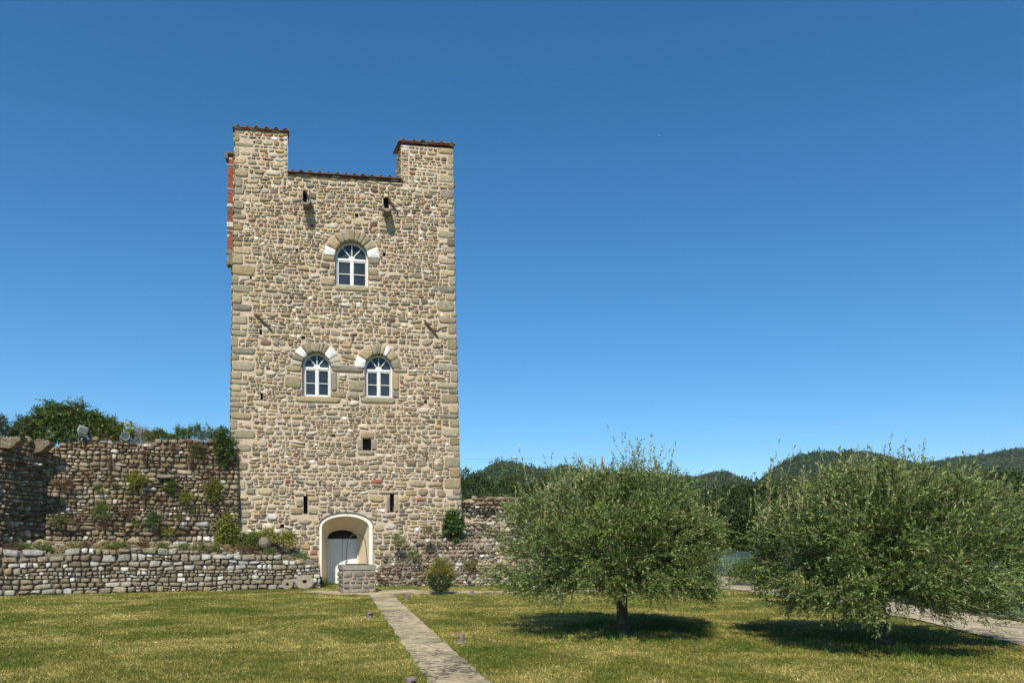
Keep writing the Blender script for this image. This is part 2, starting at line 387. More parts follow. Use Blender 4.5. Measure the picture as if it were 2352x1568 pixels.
zz3 = lambda a, b, c_, d_: prect(488 + a * .2563, 488 + b * .2563, 660.3 + c_ * .2563, 660.3 + d_ * .2563)
SP1 = zz2(808, 846, 712, 800); SP2 = zz2(1530, 1580, 766, 852)
shrink = lambda q: (q[0] + (q[1] - q[0]) * rnd.uniform(.05, .2), q[1] - (q[1] - q[0]) * rnd.uniform(.0, .2), q[2] + (q[3] - q[2]) * rnd.uniform(.05, .3), q[3])
HOLES = [zz2(1272, 1308, 908, 942), zz2(742, 772, 1220, 1246), zz3(418, 446, 378, 420), zz3(790, 832, 432, 466), zz3(427, 458, 945, 1012), zz3(1895, 1925, 1010, 1045), zz3(1070, 1104, 1312, 1346), zz3(1815, 1845, 690, 718),
         prect(643, 652.5, 1204, 1214.5), zz2(1520, 1552, 1255, 1290), zz2(330, 352, 1470, 1500), zz2(365, 385, 255, 280)]
HOLES = [shrink(q) for q in HOLES]
voids = [rect(*q) for q in (SQ, SL1, SL2, SP1, SP2)] + [rect(*q) for q in HOLES]
opens_s = list(voids); opens_m = list(voids)
DRESS = []                                            # dressed blocks round the openings: (u0,u1,z0,z1,colour or None)
for W in WINS:
    ro = W['ring']
    opens_s += [arch(W['uc'], W['hw'] + ro, W['zs'], W['zs'], W['rise'] + ro), rect(W['uc'] - W['hw'] - .02, W['uc'] + W['hw'] + .02, W['zb'], W['zs'] + .01)]
    opens_m += [arch(W['uc'], W['hw'] + 0.10, W['zs'], W['zs'], W['rise'] + 0.10), rect(W['uc'] - W['hw'], W['uc'] + W['hw'], W['zb'], W['zs'])]
opens_s += [arch(NUC, NHW + 0.02, -1, nzs, nzt - nzs + 0.03)]
opens_m += [arch(NUC, NHW - 0.05, -1, nzs, nzt - nzs - 0.03)]
def dress(q, c=None): DRESS.append((*q, c))
for q in ((1060, 1358, 702, 752), (655, 800, 690, 746), (1618, 1750, 716, 755), (645, 800, 797, 898), (750, 798, 905, 972), (1060, 1120, 752, 930), (1060, 1200, 936, 980), (1220, 1358, 830, 928), (1212, 1312, 933, 978), (1320, 1358, 935, 980), (1615, 1672, 760, 920), (1615, 1672, 924, 985),
          (1322, 1452, 1290, 1350), (1298, 1340, 1352, 1455), (1424, 1472, 1352, 1455), (1297, 1455, 1458, 1496), (738, 1160, 981, 1022), (1326, 1650, 989, 1031)):
    dress(zz3(*q))
for q in ((985, 1100, 1283, 1325), (1395, 1500, 1298, 1355), (1395, 1490, 1400, 1460), (1395, 1520, 1465, 1500), (1045, 1098, 1395, 1450), (968, 1098, 1482, 1545)): dress(zz2(*q))
for q in ((676, 697.5, 1131, 1137.5), (706, 733, 1139, 1151), (707, 730, 1165, 1180), (666, 696.5, 1165, 1180), (680, 696.5, 1146, 1163), (870, 916, 1127, 1133.5), (905, 915, 1135, 1176), (887, 895, 1135, 1176)): dress(prect(*q))
dress(prect(766, 849, 657.5, 665.5))
opens_s += [rect(q[0] - .01, q[1] + .01, q[2], q[3]) for q in DRESS]
# corner blocks
QUO = {0: [], 1: []}
for side in (0, 1):
    z = 0.0; k = side
    top = ZML if side == 0 else ZMR
    while z < top - 0.12:
        h = rnd.uniform(0.17, 0.44)
        if top - z - h < 0.15: h = top - z
        wq = rnd.uniform(0.45, 0.95) if k % 2 == 0 else rnd.uniform(0.2, 0.42)
        if z > 13: wq *= 0.75
        QUO[side].append((z, z + h, wq)); z += h; k += 1
def quo_in(side, za, zb): return max([wq for a, b, wq in QUO[side] if b > za + .03 and a < zb - .03] or [0])
span_s = lambda za, zb: (uL((za + zb) / 2) + quo_in(0, za, zb) + .01, uR((za + zb) / 2) - quo_in(1, za, zb) - .01)
span_m = lambda za, zb: (uL((za + zb) / 2) + .02, uR((za + zb) / 2) - .02)
def hrow(z):
    return 0.175 if z < 5 else (0.145 if z < 11 else 0.14)
MORT = (0.62, 0.49, 0.375)
wall = MB(); mort = MB()
ZLOW = 0.0
rubble(wall, ZLOW, ZPAR - 0.12, hrow, span_s, opens_s, tw, PAL_T, (0.014, 0.052), 0.013, (0.7, 2.4), 0.12, 0.40, 1, (2.3, 5), None, .5, .26, .07)
sheet(mort, ZLOW, ZPAR + 0.02, 0.05, span_m, opens_m, tw, MORT, -.016)
# merlons on the front
rubble(wall, ZPAR - 0.12, ZML - .05, hrow, lambda a, b: (span_s(a, b)[0], MLu1 - .12), [rect(MLu1 - .14, 99, 0, ZPAR + .2)] + [rect(*HOLES[-1])], tw, PAL_T, (0.02, 0.05), 0.026, (0.75, 2.6), 0.04, 0.2, 2)
rubble(wall, ZPAR - 0.12, ZMR - .05, hrow, lambda a, b: (MRu0 + .3, span_s(a, b)[1]), [], tw, PAL_T, (0.02, 0.05), 0.026, (0.75, 2.6), 0.04, 0.2, 3)
rubble(wall, ZPAR - 0.12, ZPAR + .02, lambda z: .07, lambda a, b: (MLu1 - .1, MRu0 + .1), [], tw, PAL_T[:3], (0.02, 0.04), 0.015, (2, 4), 0.0, 0, 4)
sheet(mort, ZPAR + .02, ZML - .02, 0.1, lambda a, b: (span_m(a, b)[0], MLu1), [rect(*HOLES[-1])], tw, MORT)
sheet(mort, ZPAR + .02, ZMR - .02, 0.1, lambda a, b: (MRu0, span_m(a, b)[1]), [], tw, MORT)
PAL_BR = [(6, (0.27, 0.085, 0.05), .25), (2, (0.27, 0.10, 0.07), .2), (3, (0.40, 0.33, 0.22), .2), (1, (.6, .5, .4), .1)]
rubble(wall, ZPAR + .02, ZMR - .3, lambda z: .12, lambda a, b: (MRu0, MRu0 + .3), [], tw, PAL_BR[:1] + PAL_T[:3] + PAL_BR[2:], (0.02, 0.04), 0.02, (1.3, 3), 0.0, 0.5, 5)
rubble(wall, ZMR - .3, ZMR - .05, lambda z: .24, lambda a, b: (MRu0, MRu0 + .3), [], tw, [(1, (.74, .7, .62), .05)], (0.02, 0.04), 0.02, (2, 3), 0.0, 0, 5)
rubble(wall, ZPAR + .02, ZML - .05, lambda z: .2, lambda a, b: (MLu1 - .12 - rnd.uniform(0, .1), MLu1), [], tw, PAL_T, (0.02, 0.04), 0.02, (1.3, 3), 0.0, 0.5, 6)
for side in (0, 1):
    for za, zb, wq in QUO[side]:
        zm = (za + zb) / 2; e = uL(zm) if side == 0 else uR(zm)
        a, b = (e - .012, e + wq) if side == 0 else (e - wq, e + .012)
        g = .012; j = lambda: rnd.uniform(-.008, .008)
        stone(wall, [(a + j(), za + g), (b - g + j(), za + g), (b - g + j(), zb - g), (a + j(), zb - g)], rnd.uniform(.012, .035), tw, pick(PAL_Q if rnd.random() < .6 else PAL_T[:5]) * rnd.uniform(.85, 1.1), rnd.uniform(4, 8), .9, .10)
for u0, u1, z0, z1, c in DRESS:
    g = .008
    stone(wall, [(u0 + g, z0 + g), (u1 - g, z0 + g), (u1 - g, z1 - g), (u0 + g, z1 - g)], .038, tw, pick(PAL_Q) if c is None else c, 6.5, .95, .07)
# the other three faces: same masonry, seen only from a step aside
TDEP = 8.6
zc = lambda z: (uL(z) + uR(z)) / 2
def sidefn(sgn):
    def f(s, z, d):
        s, z, d = np.broadcast_arrays(np.asarray(s, float), np.asarray(z, float), np.asarray(d, float))
        e = np.array([uR(q) if sgn > 0 else uL(q) for q in z])
        return TP + (e + sgn * d - SKEW * s)[:, None] * TD - s[:, None] * TN + z[:, None] * np.array([0, 0, 1.0])
    return f
for sgn, top in ((1, ZMR), (-1, ZML)):
    fs = sidefn(sgn)
    rubble(wall, 0, ZPAR, lambda z: 0.27, lambda a, b: (0.02, TDEP), [], fs, PAL_T, (0.02, 0.05), 0.03, (0.9, 2.8), 0.05, 0.1, 9 + sgn)
    rubble(wall, ZPAR, top - .05, lambda z: 0.25, lambda a, b: (0.02, 1.2), [], fs, PAL_T, (0.02, 0.05), 0.03, (0.9, 2.8), 0.0, 0.1, 12 + sgn)
    sheet(mort, 0, ZPAR, 1.0, lambda a, b: (0.0, TDEP), [], fs, MORT)
    sheet(mort, ZPAR, top - .02, 0.5, lambda a, b: (0.0, 1.2), [], fs, MORT)
# back, roof deck, merlon backs and inner cheeks
def bx(mb, u0, u1, d0, d1, z0, z1, c, f=None): mb.box((u0, d0, z0), (u1, d1, z1), c, f or tl)
bx(mort, uL(0) + .3, uR(0) - .3, TDEP - .6, TDEP, 0, ZPAR - .3, MORT, tls)
bx(mort, uL(16) + .06, uR(16) - .06, .08, TDEP - .06, ZPAR - .6, ZPAR - .03, MORT, tls)
for a, b, zt, si in ((uL(17) + .05, MLu1 - .03, ZML, 1), (MRu0 + .03, uR(17) - .05, ZMR, -1)):
    bx(mort, a, b, .06, 1.15, ZPAR - .02, zt - .03, MORT, tls)
    bx(mort, a, b, TDEP - 1.2, TDEP - .05, ZPAR - .02, zt - .03, MORT, tls)
def cheek(s, z, d):
    s, z, d = np.broadcast_arrays(np.asarray(s, float), np.asarray(z, float), np.asarray(d, float))
    return TP + (MRu0 + .02 - d - SKEW * s)[:, None] * TD - s[:, None] * TN + z[:, None] * np.array([0, 0, 1.0])
rubble(wall, ZPAR, ZMR - .05, lambda z: .15, lambda a, b: (-.03, 1.15), [], cheek, PAL_BR[:1] + PAL_T[:3], (0.02, .05), .025, (1, 2.6), .02, .3, 21)
wall.build('wall', M_TOWER, tower, ORG, True); mort.build('mortar_bed', M_MORTAR, tower, ORG)
# hollow backs of slits and putlog holes
M_HOLE = simple('hole_stone', (1, 1, 1), .95, .4, 14, .4, usecol=True)
for q in [SQ, SL1, SL2, SP1, SP2] + HOLES:
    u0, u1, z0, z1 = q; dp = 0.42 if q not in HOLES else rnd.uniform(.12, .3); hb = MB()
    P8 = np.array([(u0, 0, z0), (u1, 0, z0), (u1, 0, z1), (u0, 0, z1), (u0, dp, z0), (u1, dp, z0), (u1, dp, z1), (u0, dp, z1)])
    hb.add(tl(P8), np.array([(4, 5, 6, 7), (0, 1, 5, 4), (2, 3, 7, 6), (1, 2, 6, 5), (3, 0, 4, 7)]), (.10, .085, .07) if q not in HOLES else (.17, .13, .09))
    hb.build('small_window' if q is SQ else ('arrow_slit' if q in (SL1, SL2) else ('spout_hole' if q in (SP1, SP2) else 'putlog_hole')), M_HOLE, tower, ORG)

# arched windows
def arc_pts(W, dr, n=24, a0=0, a1=math.pi): return [(W['uc'] + (W['hw'] + dr) * math.cos(a0 + (a1 - a0) * i / n), W['zs'] + (W['rise'] + dr) * math.sin(a0 + (a1 - a0) * i / n)) for i in range(n + 1)]
def outline(W, dr, n=24):
    return [(W['uc'] + W['hw'] + dr, W['zb'] - dr)] + arc_pts(W, dr, n) + [(W['uc'] - W['hw'] - dr, W['zb'] - dr)]
def strip(mb, A, B, dA, dB, c, closed=False):
    k = len(A); V = np.array([(u, dA, z) for u, z in A] + [(u, dB, z) for u, z in B])
    m = k if closed else k - 1
    mb.add(tl(V), np.array([(i, (i + 1) % k, k + (i + 1) % k, k + i) for i in range(m)]), c)
def bar(mb, p, q, wd, d0, d1, c=(1, 1, 1)):
    p, q = np.array(p), np.array(q); t_ = (q - p) / np.linalg.norm(q - p); n_ = np.array([-t_[1], t_[0]]) * wd / 2
    cs = [p - n_, q - n_, q + n_, p + n_]
    V = np.array([(x, d, z) for d in (d0, d1) for x, z in cs])
    mb.add(tl(V), np.array([(0, 1, 2, 3), (7, 6, 5, 4), (0, 4, 5, 1), (1, 5, 6, 2), (2, 6, 7, 3), (3, 7, 4, 0)]), c)
for W, vs, lab in ((W1, [(0, 26, 1), (26, 44, 0), (44, 58, 0), (58, 70, 0), (70, 82, 0), (82, 98, 0), (98, 114, 0), (114, 130, 0), (130, 158, 0), (158, 180, 1)], 'upper'),
                   (W2, [(0, 14, 2), (14, 30, 2), (30, 58, 1), (58, 70, 0), (70, 80, 0), (80, 104, 0), (104, 128, 0), (128, 150, 1), (150, 166, 0), (166, 180, 2)], 'left'),
                   (W3, [(0, 32, 0), (32, 56, 0), (56, 72, 1), (72, 84, 0), (84, 94, 0), (94, 112, 0), (112, 148, 0), (148, 180, 1)], 'right')):
    hw, zs, zb, uc, rise = W['hw'], W['zs'], W['zb'], W['uc'], W['rise']
    fr = MB(); D0, D1 = 0.20, 0.27
    # outer frame following the arch
    o_, i_ = outline(W, 0.0), outline(W, -0.065)
    strip(fr, o_, i_, D0, D0, (1, 1, 1)); strip(fr, i_, i_, D0, D1, (1, 1, 1))
    o2 = outline(W, 0.0)
    bar(fr, (uc - hw + .085, zb + .035), (uc + hw - .085, zb + .035), .07, D0, D1 + .01)
    bar(fr, (uc - hw + .085, zs - .03), (uc + hw - .085, zs - .03), .085, D0 - .012, D1)
    bar(fr, (uc, zb + .07), (uc, zs - .072), .07, D0 - .01, D1)
    ob = fr.build('window', M_WHITE, tower, ORG)
    gb = MB()
    for s in (-1, 1):
        x0, x1 = sorted((uc + s * .0425, uc + s * (hw - .085)))
        for q in (x0 + .014, x1 - .006): bar(gb, (q, zb + .07), (q, zs - .072), .032, D0 + .012, D1)
        bar(gb, (x0 + .044, zs - .10), (x1 - .02, zs - .10), .036, D0 + .012, D1)
        bar(gb, (x0 + .044, zb + .095), (x1 - .02, zb + .09), .036, D0 + .012, D1)
        bar(gb, (x0 + .044, (zb + zs) / 2 - .03), (x1 - .02, (zb + zs) / 2 - .03), .026, D0 + .015, D1)
    for a in (50, 90, 130):
        bar(gb, (uc + .10 * math.cos(R(a)), zs + .0125 + .10 * math.sin(R(a))), (uc + (hw - .08) * math.cos(R(a)), zs + (rise - .08) * math.sin(R(a))), .03, D0 + .012, D1)
    hp = [(uc + .13 * math.cos(R(a)), zs + .012 + .11 * math.sin(R(a))) for a in range(0, 181, 15)]
    V = [(x, D0 + .004, z) for x, z in hp]; gb.add(tl(np.array(V)), [tuple(range(len(hp)))], (1, 1, 1)); strip(gb, hp, hp, D0 + .004, D1, (1, 1, 1))
    gb.build('glazing_bar', M_WHITE, ob, ORG)
    gl = MB(); pl = outline(W, -0.04); V = tl(np.array([(u, D1 - .01, z) for u, z in pl])); gl.add(V, [tuple(range(len(pl)))]); gl.build('pane', M_GLASS, ob, ORG)
    rv = MB()
    strip(rv, outline(W, 0.012), outline(W, 0.012), -.02, D1 + .02, (.36, .31, .22), True); rv.build('reveal', M_TOWER, ob, ORG)
    av = MB(); ro = W['ring']
    for a0, a1, ty in vs:
        def polar(a, b, d, W=W, ro=ro):
            a, b, d = np.broadcast_arrays(a, b, d)
            return tw(W['uc'] + (W['hw'] + b * ro) * np.cos(a), W['zs'] + (W['rise'] + b * ro) * np.sin(a), d)
        g = .012; ext = rnd.uniform(.9, 1.02)
        c = pick(PAL_Q) * .92 if ty == 0 else (np.array((.80, .79, .76)) if ty == 1 else np.array((.48, .43, .35)))
        stone(av, [(R(a1) - g, .02), (R(a0) + g, .02), (R(a0) + g, ext), (R(a1) - g, ext)][::-1], .06, polar, c, 12, 1.1, .04, .12)
    av.build('arch_ring', M_TOWER, ob, ORG, True)

# doorway niche, fully plastered
DN = 1.45
bu0, bzs = fac(751.9, 1235.6, -DN); bu1, _ = fac(820.7, 1235.6, -DN); bzt = fac(786, 1216.5, -DN)[1]
niche = MB()
def nout(u0, u1, zs, rise, z0, n=28):
    uc, hw = (u0 + u1) / 2, (u1 - u0) / 2
    return [(u1, z0)] + [(u1, z0 + (zs - z0) * k / 4) for k in (1, 2, 3)] + [(uc + hw * math.cos(math.pi * i / n), zs + rise * math.sin(math.pi * i / n)) for i in range(n + 1)] + [(u0, z0 + (zs - z0) * k / 4) for k in (3, 2, 1)] + [(u0, z0)]
of = nout(nu0, nu1, nzs, nzt - nzs, 0.0); inf = nout(NI0[0], NI1[0], NI0[1], NIT - NI0[1], 0.0)
bd = MB(); strip(bd, of, inf, -.075, -.06, (1, 1, 1)); strip(bd, of, of, -.075, .02, (1, 1, 1))
nb = bd.build('niche_surround', M_BAND, tower, ORG)
mid = nout(NI0[0] + .06, NI1[0] - .06, NI0[1] - .05, NIT - NI0[1] - .02, 0.0)
bk = nout(bu0 - .05, bu1 + .05, bzs + .0, bzt - bzs + .05, 0.0); dk = nout(bu0, bu1, bzs, bzt - bzs, 0.0)
strip(niche, inf, bk, -.06, DN - .12, (1, 1, 1)); strip(niche, bk, dk, DN - .12, DN - .11, (1, 1, 1)); strip(niche, dk, dk, DN - .11, DN + .1, (1, 1, 1))
niche.build('niche_vault', M_PLASTER, tower, ORG, True)
lip = MB(); A = [p_ for p_ in of if p_[1] >= nzs - .001]; B = [(NUC + (u - NUC) * 1.02, z + .035) for u, z in A]
strip(lip, A, B, -.11, -.11, (1, 1, 1)); strip(lip, A, A, -.11, .02, (1, 1, 1)); strip(lip, B, B, -.11, .02, (1, 1, 1))
lip.build('drip_edge', simple('dark_slate', (.11, .10, .09), .9, .3, 20, .3), nb, ORG)
dm = (bu0 + bu1) / 2
for a, b in ((bu0 + .004, dm - .006), (dm + .006, bu1 - .004)):
    lf = MB(); bx(lf, a, b, DN, DN + .06, .03, bzs - .02, (.76, .78, .80))
    for i in range(3):
        for k in range(8):
            x, z = a + (b - a) * (.2 + .3 * i), .25 + k * (bzs - .4) / 7.4
            lf.lathe([(0.013, 0), (0.011, .006), (0, .009)], (.3, .3, .3), 6, lambda V, x=x, z=z: tw(x + V[:, 0], z + V[:, 1], -DN + V[:, 2]))
    lf.build('door_leaf', M_DOOR, tower, ORG)
fl = MB(); pts = [(dm, bzs)] + [(dm + (bu1 - dm) * math.cos(math.pi * i / 20), bzs + (bzt - bzs) * math.sin(math.pi * i / 20)) for i in range(21)]
fl.add(tl(np.array([(u, DN + .05, z) for u, z in pts])), [tuple(range(len(pts)))], (1, 1, 1)); fo = fl.build('fanlight', M_DARK, tower, ORG)
fb = MB()
for i in range(1, 12):
    a = math.pi * i / 12; bar(fb, (dm + .1 * math.cos(a), bzs + .04 + .06 * math.sin(a)), (dm + (bu1 - dm) * math.cos(a) * .97, bzs + (bzt - bzs) * math.sin(a) * .97), .012, DN + .02, DN + .045)
bar(fb, (bu0, bzs), (bu1, bzs), .05, DN - .01, DN + .05)
for s in (-1, 1):
    fb.tube(tw(np.array([dm + s * (.03 + .09 * k / 8 * 1.2) for k in range(9)]), np.array([bzs + .05 + .05 * math.sin(k / 8 * 4.5) for k in range(9)]), np.full(9, -DN - .0)), .012, (1, 1, 1), 6)
fb.build('fan_grille', simple('grille_iron', (.06, .06, .06), .6, .3, 20, .1), fo, ORG)

# tiled copings
def coping(u0, u1, z0, z1, zfun, nb, cornL, cornR, oh=.12, depth=1.4, ohl=.06, ohr=.06):
    tm = MB(); a, b = u0 - ohl, u1 + ohr; sl = .22
    za, zb = zfun(a), zfun(b)
    V = np.array([(a, -oh, za), (b, -oh, zb), (b, depth, zb + sl), (a, depth, za + sl), (a, -oh, za + .036), (b, -oh, zb + .036), (b, depth, zb + sl + .036), (a, depth, za + sl + .036)])
    tm.add(tls(V), np.array([(3, 2, 1, 0), (4, 5, 6, 7), (0, 1, 5, 4), (1, 2, 6, 5), (2, 3, 7, 6), (3, 0, 4, 7)]), (.8, .8, .8))
    for i in range(nb):
        uc = a + (b - a) * (i + .55) / nb + rnd.uniform(-.02, .02); zt = zfun(uc) + .036; rr = .078 * rnd.uniform(.9, 1.1); ang = [math.pi * k / 8 for k in range(9)]
        pr = [(uc + rr * math.cos(q), zt - .012 + rr * .95 * math.sin(q)) for q in ang]; pi_ = [(uc + rr * .62 * math.cos(q), zt - .012 + rr * .6 * math.sin(q)) for q in ang]
        o = -oh - rnd.uniform(0, .05)
        k9 = len(pr); V = np.array([(x, o, z) for x, z in pr] + [(x, depth, z + sl) for x, z in pr] + [(x, o, z) for x, z in pi_])
        tm.add(tls(V), np.array([(j, j + 1, k9 + j + 1, k9 + j) for j in range(k9 - 1)] + [(j, j + 1, 2 * k9 + j + 1, 2 * k9 + j) for j in range(k9 - 1)]), (1, 1, 1))
        V = np.array([(x, o + .03, z) for x, z in pi_]); tm.add(tls(V), [tuple(range(k9))], (1, 1, 1))
    return tm.build('tile_coping', M_TILE, tower, ORG)
def eaves(cop, u0, u1, zf):
    ec = MB(); u = u0
    while u < u1 - .02:
        b = min(u + .28, u1); zt = min(zf(u), zf(b)) - .004; ec.box((u + .006, -.075, zt - .042), (b - .006, .3, zt), pick(PAL_BR) * .45, tl); u = b
    ec.build('brick_eaves', M_BRICK, cop, ORG)
pzf = lambda u: float(np.interp(u, [ZPL[0], ZPR[0]], [ZPL[1] + .02, ZPR[1] + .02]))
mlz = lambda u: float(np.interp(u, [fac(537, 294)[0], fac(662, 304)[0]], [fac(537, 294)[1], fac(662, 304)[1]]))
mrz = lambda u: float(np.interp(u, [fac(917, 326)[0], fac(1043, 334)[0]], [fac(917, 326)[1], fac(1043, 334)[1]]))
eaves(coping(MLu1 - .02, MRu0 + .02, 0, 0, pzf, 13, 0, 0, .13, 1.0, 0, 0), MLu1, MRu0, lambda u: pzf(u) - .02)
eaves(coping(uL(17.5), MLu1, 0, 0, mlz, 6, 0, 0, .10, 1.4, .09, .06), uL(17.5) - .03, MLu1 + .03, mlz)
eaves(coping(MRu0, uR(17.5), 0, 0, mrz, 6, 0, 0, .10, 1.4, .10, .07), MRu0 - .04, uR(17.5) + .03, mrz)

# water spouts, iron tie bars
def iron_bar(x0, y0, x1, y1, off=.07):
    a = fac(x0, y0, off); b = fac(x1, y1, off); mb = MB()
    A = tw([a[0]], [a[1]], [off])[0]; B = tw([b[0]], [b[1]], [off])[0]
    mb.tube([A, A * .5 + B * .5, B], [.030, .034, .028], (.8, .8, .8), 6)
    M_ = (A + B) / 2; mb.tube([M_ - TN * .16, M_ + TN * .035], .035, (1, 1, 1), 6)
    mb.build('tie_bar', M_IRON, tower, ORG)
iron_bar(587, 722, 624, 757.5); iron_bar(974, 735, 1006, 773)
iron_bar(488 + 832 * .2563, 258.4 + 697 * .2563, 488 + 905 * .2563, 258.4 + 862 * .2563, .12); iron_bar(488 + 1570 * .2563, 258.4 + 757 * .2563, 488 + 1668 * .2563, 258.4 + 912 * .2563, .12)
for xq, yq in ((837, 800), (1567, 862)):
    ln = .62; mb = MB(); hw = .165; uc, z0 = fac(488 + xq * .2563, 258.4 + yq * .2563, ln)
    prof = [(-1, .13), (-.95, 0.0), (-.6, -.07), (0, -.10), (.6, -.07), (.95, 0), (1, .13), (.8, .13), (.68, .04), (.4, -.015), (0, -.03), (-.4, -.015), (-.68, .04), (-.8, .13)]
    k = len(prof); V = []
    for d, dzz in ((.3, .03), (-.3, .0), (-ln * .7, -.02), (-ln, -.035)):
        V += [(uc + a * hw, d, z0 + .03 + b + dzz + (.012 * nz(a * 3, d * 9) if d < 0 else 0)) for a, b in prof]
    F = [(i * k + j, i * k + (j + 1) % k, (i + 1) * k + (j + 1) % k, (i + 1) * k + j) for i in range(3) for j in range(k)]
    mb.add(tl(np.array(V)), F, (.20, .175, .14)); mb.add(tl(np.array(V[-k:])), [tuple(range(k))], (.24, .21, .17))
    mb.build('water_spout', M_TOWER, tower, ORG, False)
# short iron peg over the doorway
mb = MB(); a = fac(789, 1160); b = fac(798, 1177); mb.tube([tw([a[0]], [a[1]], [.05])[0], tw([b[0]], [b[1]], [.14])[0]], .014, (1, 1, 1), 6); mb.build('iron_peg', M_IRON, tower, ORG)
# brick shaft hung on the left flank
sh = MB(); zt = fac(530, 345)[1]; zbm = fac(530, 566)[1]; zcb = fac(530, 600)[1]
def shaft_u(z): return uL(z) - np.interp(z, [zbm, zt], [.29, .33])
z = zbm
while z < zt - .01:
    h = .085
    for d0, d1 in ((.35, .62), (.62, .9), (.9, 1.2), (1.2, 1.5)):
        d0 += .005
        u0 = shaft_u(z)
        if d0 < .4:
            m_ = u0 + rnd.uniform(.08, .2)
            sh.box((u0, d0, z + .006), (m_ - .006, d1, z + h - .006), pick(PAL_BR[:2]) if rnd.random() > .06 else (.6, .55, .45), tl)
            sh.box((m_, d0 + rnd.uniform(0, .008), z + .006), (uL(z) + .1, d1, z + h - .006), pick(PAL_BR[:2]) if rnd.random() > .06 else (.6, .55, .45), tl)
        else: sh.box((u0, d0, z + .006), (uL(z) + .1, d1 - .005, z + h - .006), pick(PAL_BR[:2]), tl)
    z += h
bx(sh, shaft_u(16) + .02, uL(14) + .1, .37, 1.49, zbm, zt, (.45, .36, .28))
sho = sh.build('brick_shaft', M_BRICK, tower, ORG)
sc = MB(); bx(sc, shaft_u(zt) - .07, uL(zt) + .05, .25, 1.6, zt, zt + .05, (1, 1, 1)); bx(sc, shaft_u(zt) - .075, shaft_u(zt) + .03, .24, 1.6, zt - .2, zt - .002, (.6, .6, .6)); sc.build('shaft_cap', M_TILE, sho, ORG)
for yb in (369, 425, 465.5, 522.5):
    zb_ = fac(530, yb)[1]; mb = MB(); bx(mb, shaft_u(zb_) - .02, uL(zb_) + .08, .33, 1.52, zb_ - .025, zb_ + .025, (.26, .29, .29)); mb.build('metal_band', M_ANY, sho, ORG)
mb = MB(); z5 = fac(530, 507)[1]; bx(mb, shaft_u(z5) - .008, uL(z5) + .08, .336, 1.5, z5 - .09, z5 + .09, (.62, .58, .5)); mb.build('pale_block', M_TOWER, sho, ORG)
mb = MB(); bx(mb, shaft_u(zbm) - .03, uL(zbm) + .05, .3, 1.55, zbm - .15, zbm - .005, (.24, .22, .18)); bx(mb, shaft_u(zbm) + .0, uL(zbm) + .05, .34, 1.5, zbm - .45, zbm - .155, (.28, .26, .22))
for d in (.32, 1.1):
    pf = [(-.26, -.155), (.06, -.155), (.06, -.64), (-.08, -.62), (-.20, -.54), (-.27, -.62), (-.33, -.56), (-.31, -.42), (-.2, -.45)]
    V = [(uL(zbm) + a, dd, zbm + b) for dd in (d, d + .3) for a, b in pf]; k = len(pf)
    mb.add(tl(np.array(V)), [tuple(range(k)), tuple(range(2 * k - 1, k - 1, -1))] + [(j, j + k, (j + 1) % k + k, (j + 1) % k) for j in range(k)], (.2, .17, .12))
mb.build('shaft_corbel', M_TOWER, sho, ORG)
# small irons and one loose stone on the flank
for y_, dd in ((650, .3), (683, .35), (757, .25)):
    mb = MB(); z_ = fac(528, y_)[1]; e = uL(z_); P_ = tw(np.array([e + .05, e - .1, e - .11]), np.array([z_, z_, z_ + .1]), np.array([-dd] * 3)); mb.tube(P_, .016, (1, 1, 1), 6)
    mb.build('iron_hook', M_IRON, tower, ORG)

# ------------------------------------------------------------------ old curtain walls
class Run:                                            # a vertical wall run from a to b (seen from its right hand side when walking a->b)
    def __init__(s, a, b, off=None):
        a, b = np.array(a, float), np.array(b, float); s.a = a; s.len = np.linalg.norm(b - a); s.t = np.append((b - a) / s.len, 0); s.n = np.array([s.t[1], -s.t[0], 0]); s.off = off
    def fn(s, u, z, d):
        u, z, d = np.broadcast_arrays(np.asarray(u, float), np.asarray(z, float), np.asarray(d, float))
        o = np.array([s.off(a, b) for a, b in zip(u, z)]) if s.off else 0
        return np.append(s.a, 0) + u[:, None] * s.t + (d + o)[:, None] * s.n + z[:, None] * np.array([0, 0, 1.0])
    def u_at(s, x):                                   # photo column -> distance along the run
        dx = (x - CX) / FPX; return (dx * s.a[1] - s.a[0]) / (s.t[0] - dx * s.t[1])
    def z_at(s, x, y):
        Y = s.a[1] + s.u_at(x) * s.t[1]; return EYE + (HZ - y) / FPX * Y
    def P(s, x, y, d=0.0): u = s.u_at(x); return s.fn([u], [s.z_at(x, y)], [d])[0]
def crust(mb, run, L, z0, topf, c, d=-.0, step=.2, thick=.9, m=14):
    """mortar face, ragged top and back of a ruined wall run"""
    nu = int(L / step) + 1; us = np.linspace(0, L, nu + 1)
    for i in range(nu):
        zt = [topf(us[i]) - .05, topf(us[i + 1]) - .05]
        U = np.concatenate([np.full(m + 1, us[i]), np.full(m + 1, us[i + 1])])
        Z = np.concatenate([np.linspace(z0, zt[0], m + 1), np.linspace(z0, zt[1], m + 1)])
        mb.add(run.fn(U, Z, np.full(len(U), d)), np.array([(j, m + 1 + j, m + 2 + j, j + 1) for j in range(m)]), c)
        U = np.array([us[i], us[i + 1], us[i + 1], us[i], us[i], us[i + 1]]); Z = np.array([zt[0], zt[1], zt[1], zt[0], z0, z0]); D = np.array([d, d, d - thick, d - thick, d - thick, d - thick])
        V = run.fn(U, Z, D); mb.add(V, np.array([(0, 1, 2, 3), (3, 2, 5, 4)]), c)
    for u in (0, L):
        V = run.fn(np.full(4, u), np.array([z0, topf(u) - .05, topf(u) - .05, z0]), np.array([d, d, d - thick, d - thick])); mb.add(V, np.array([(0, 1, 2, 3)]), c)

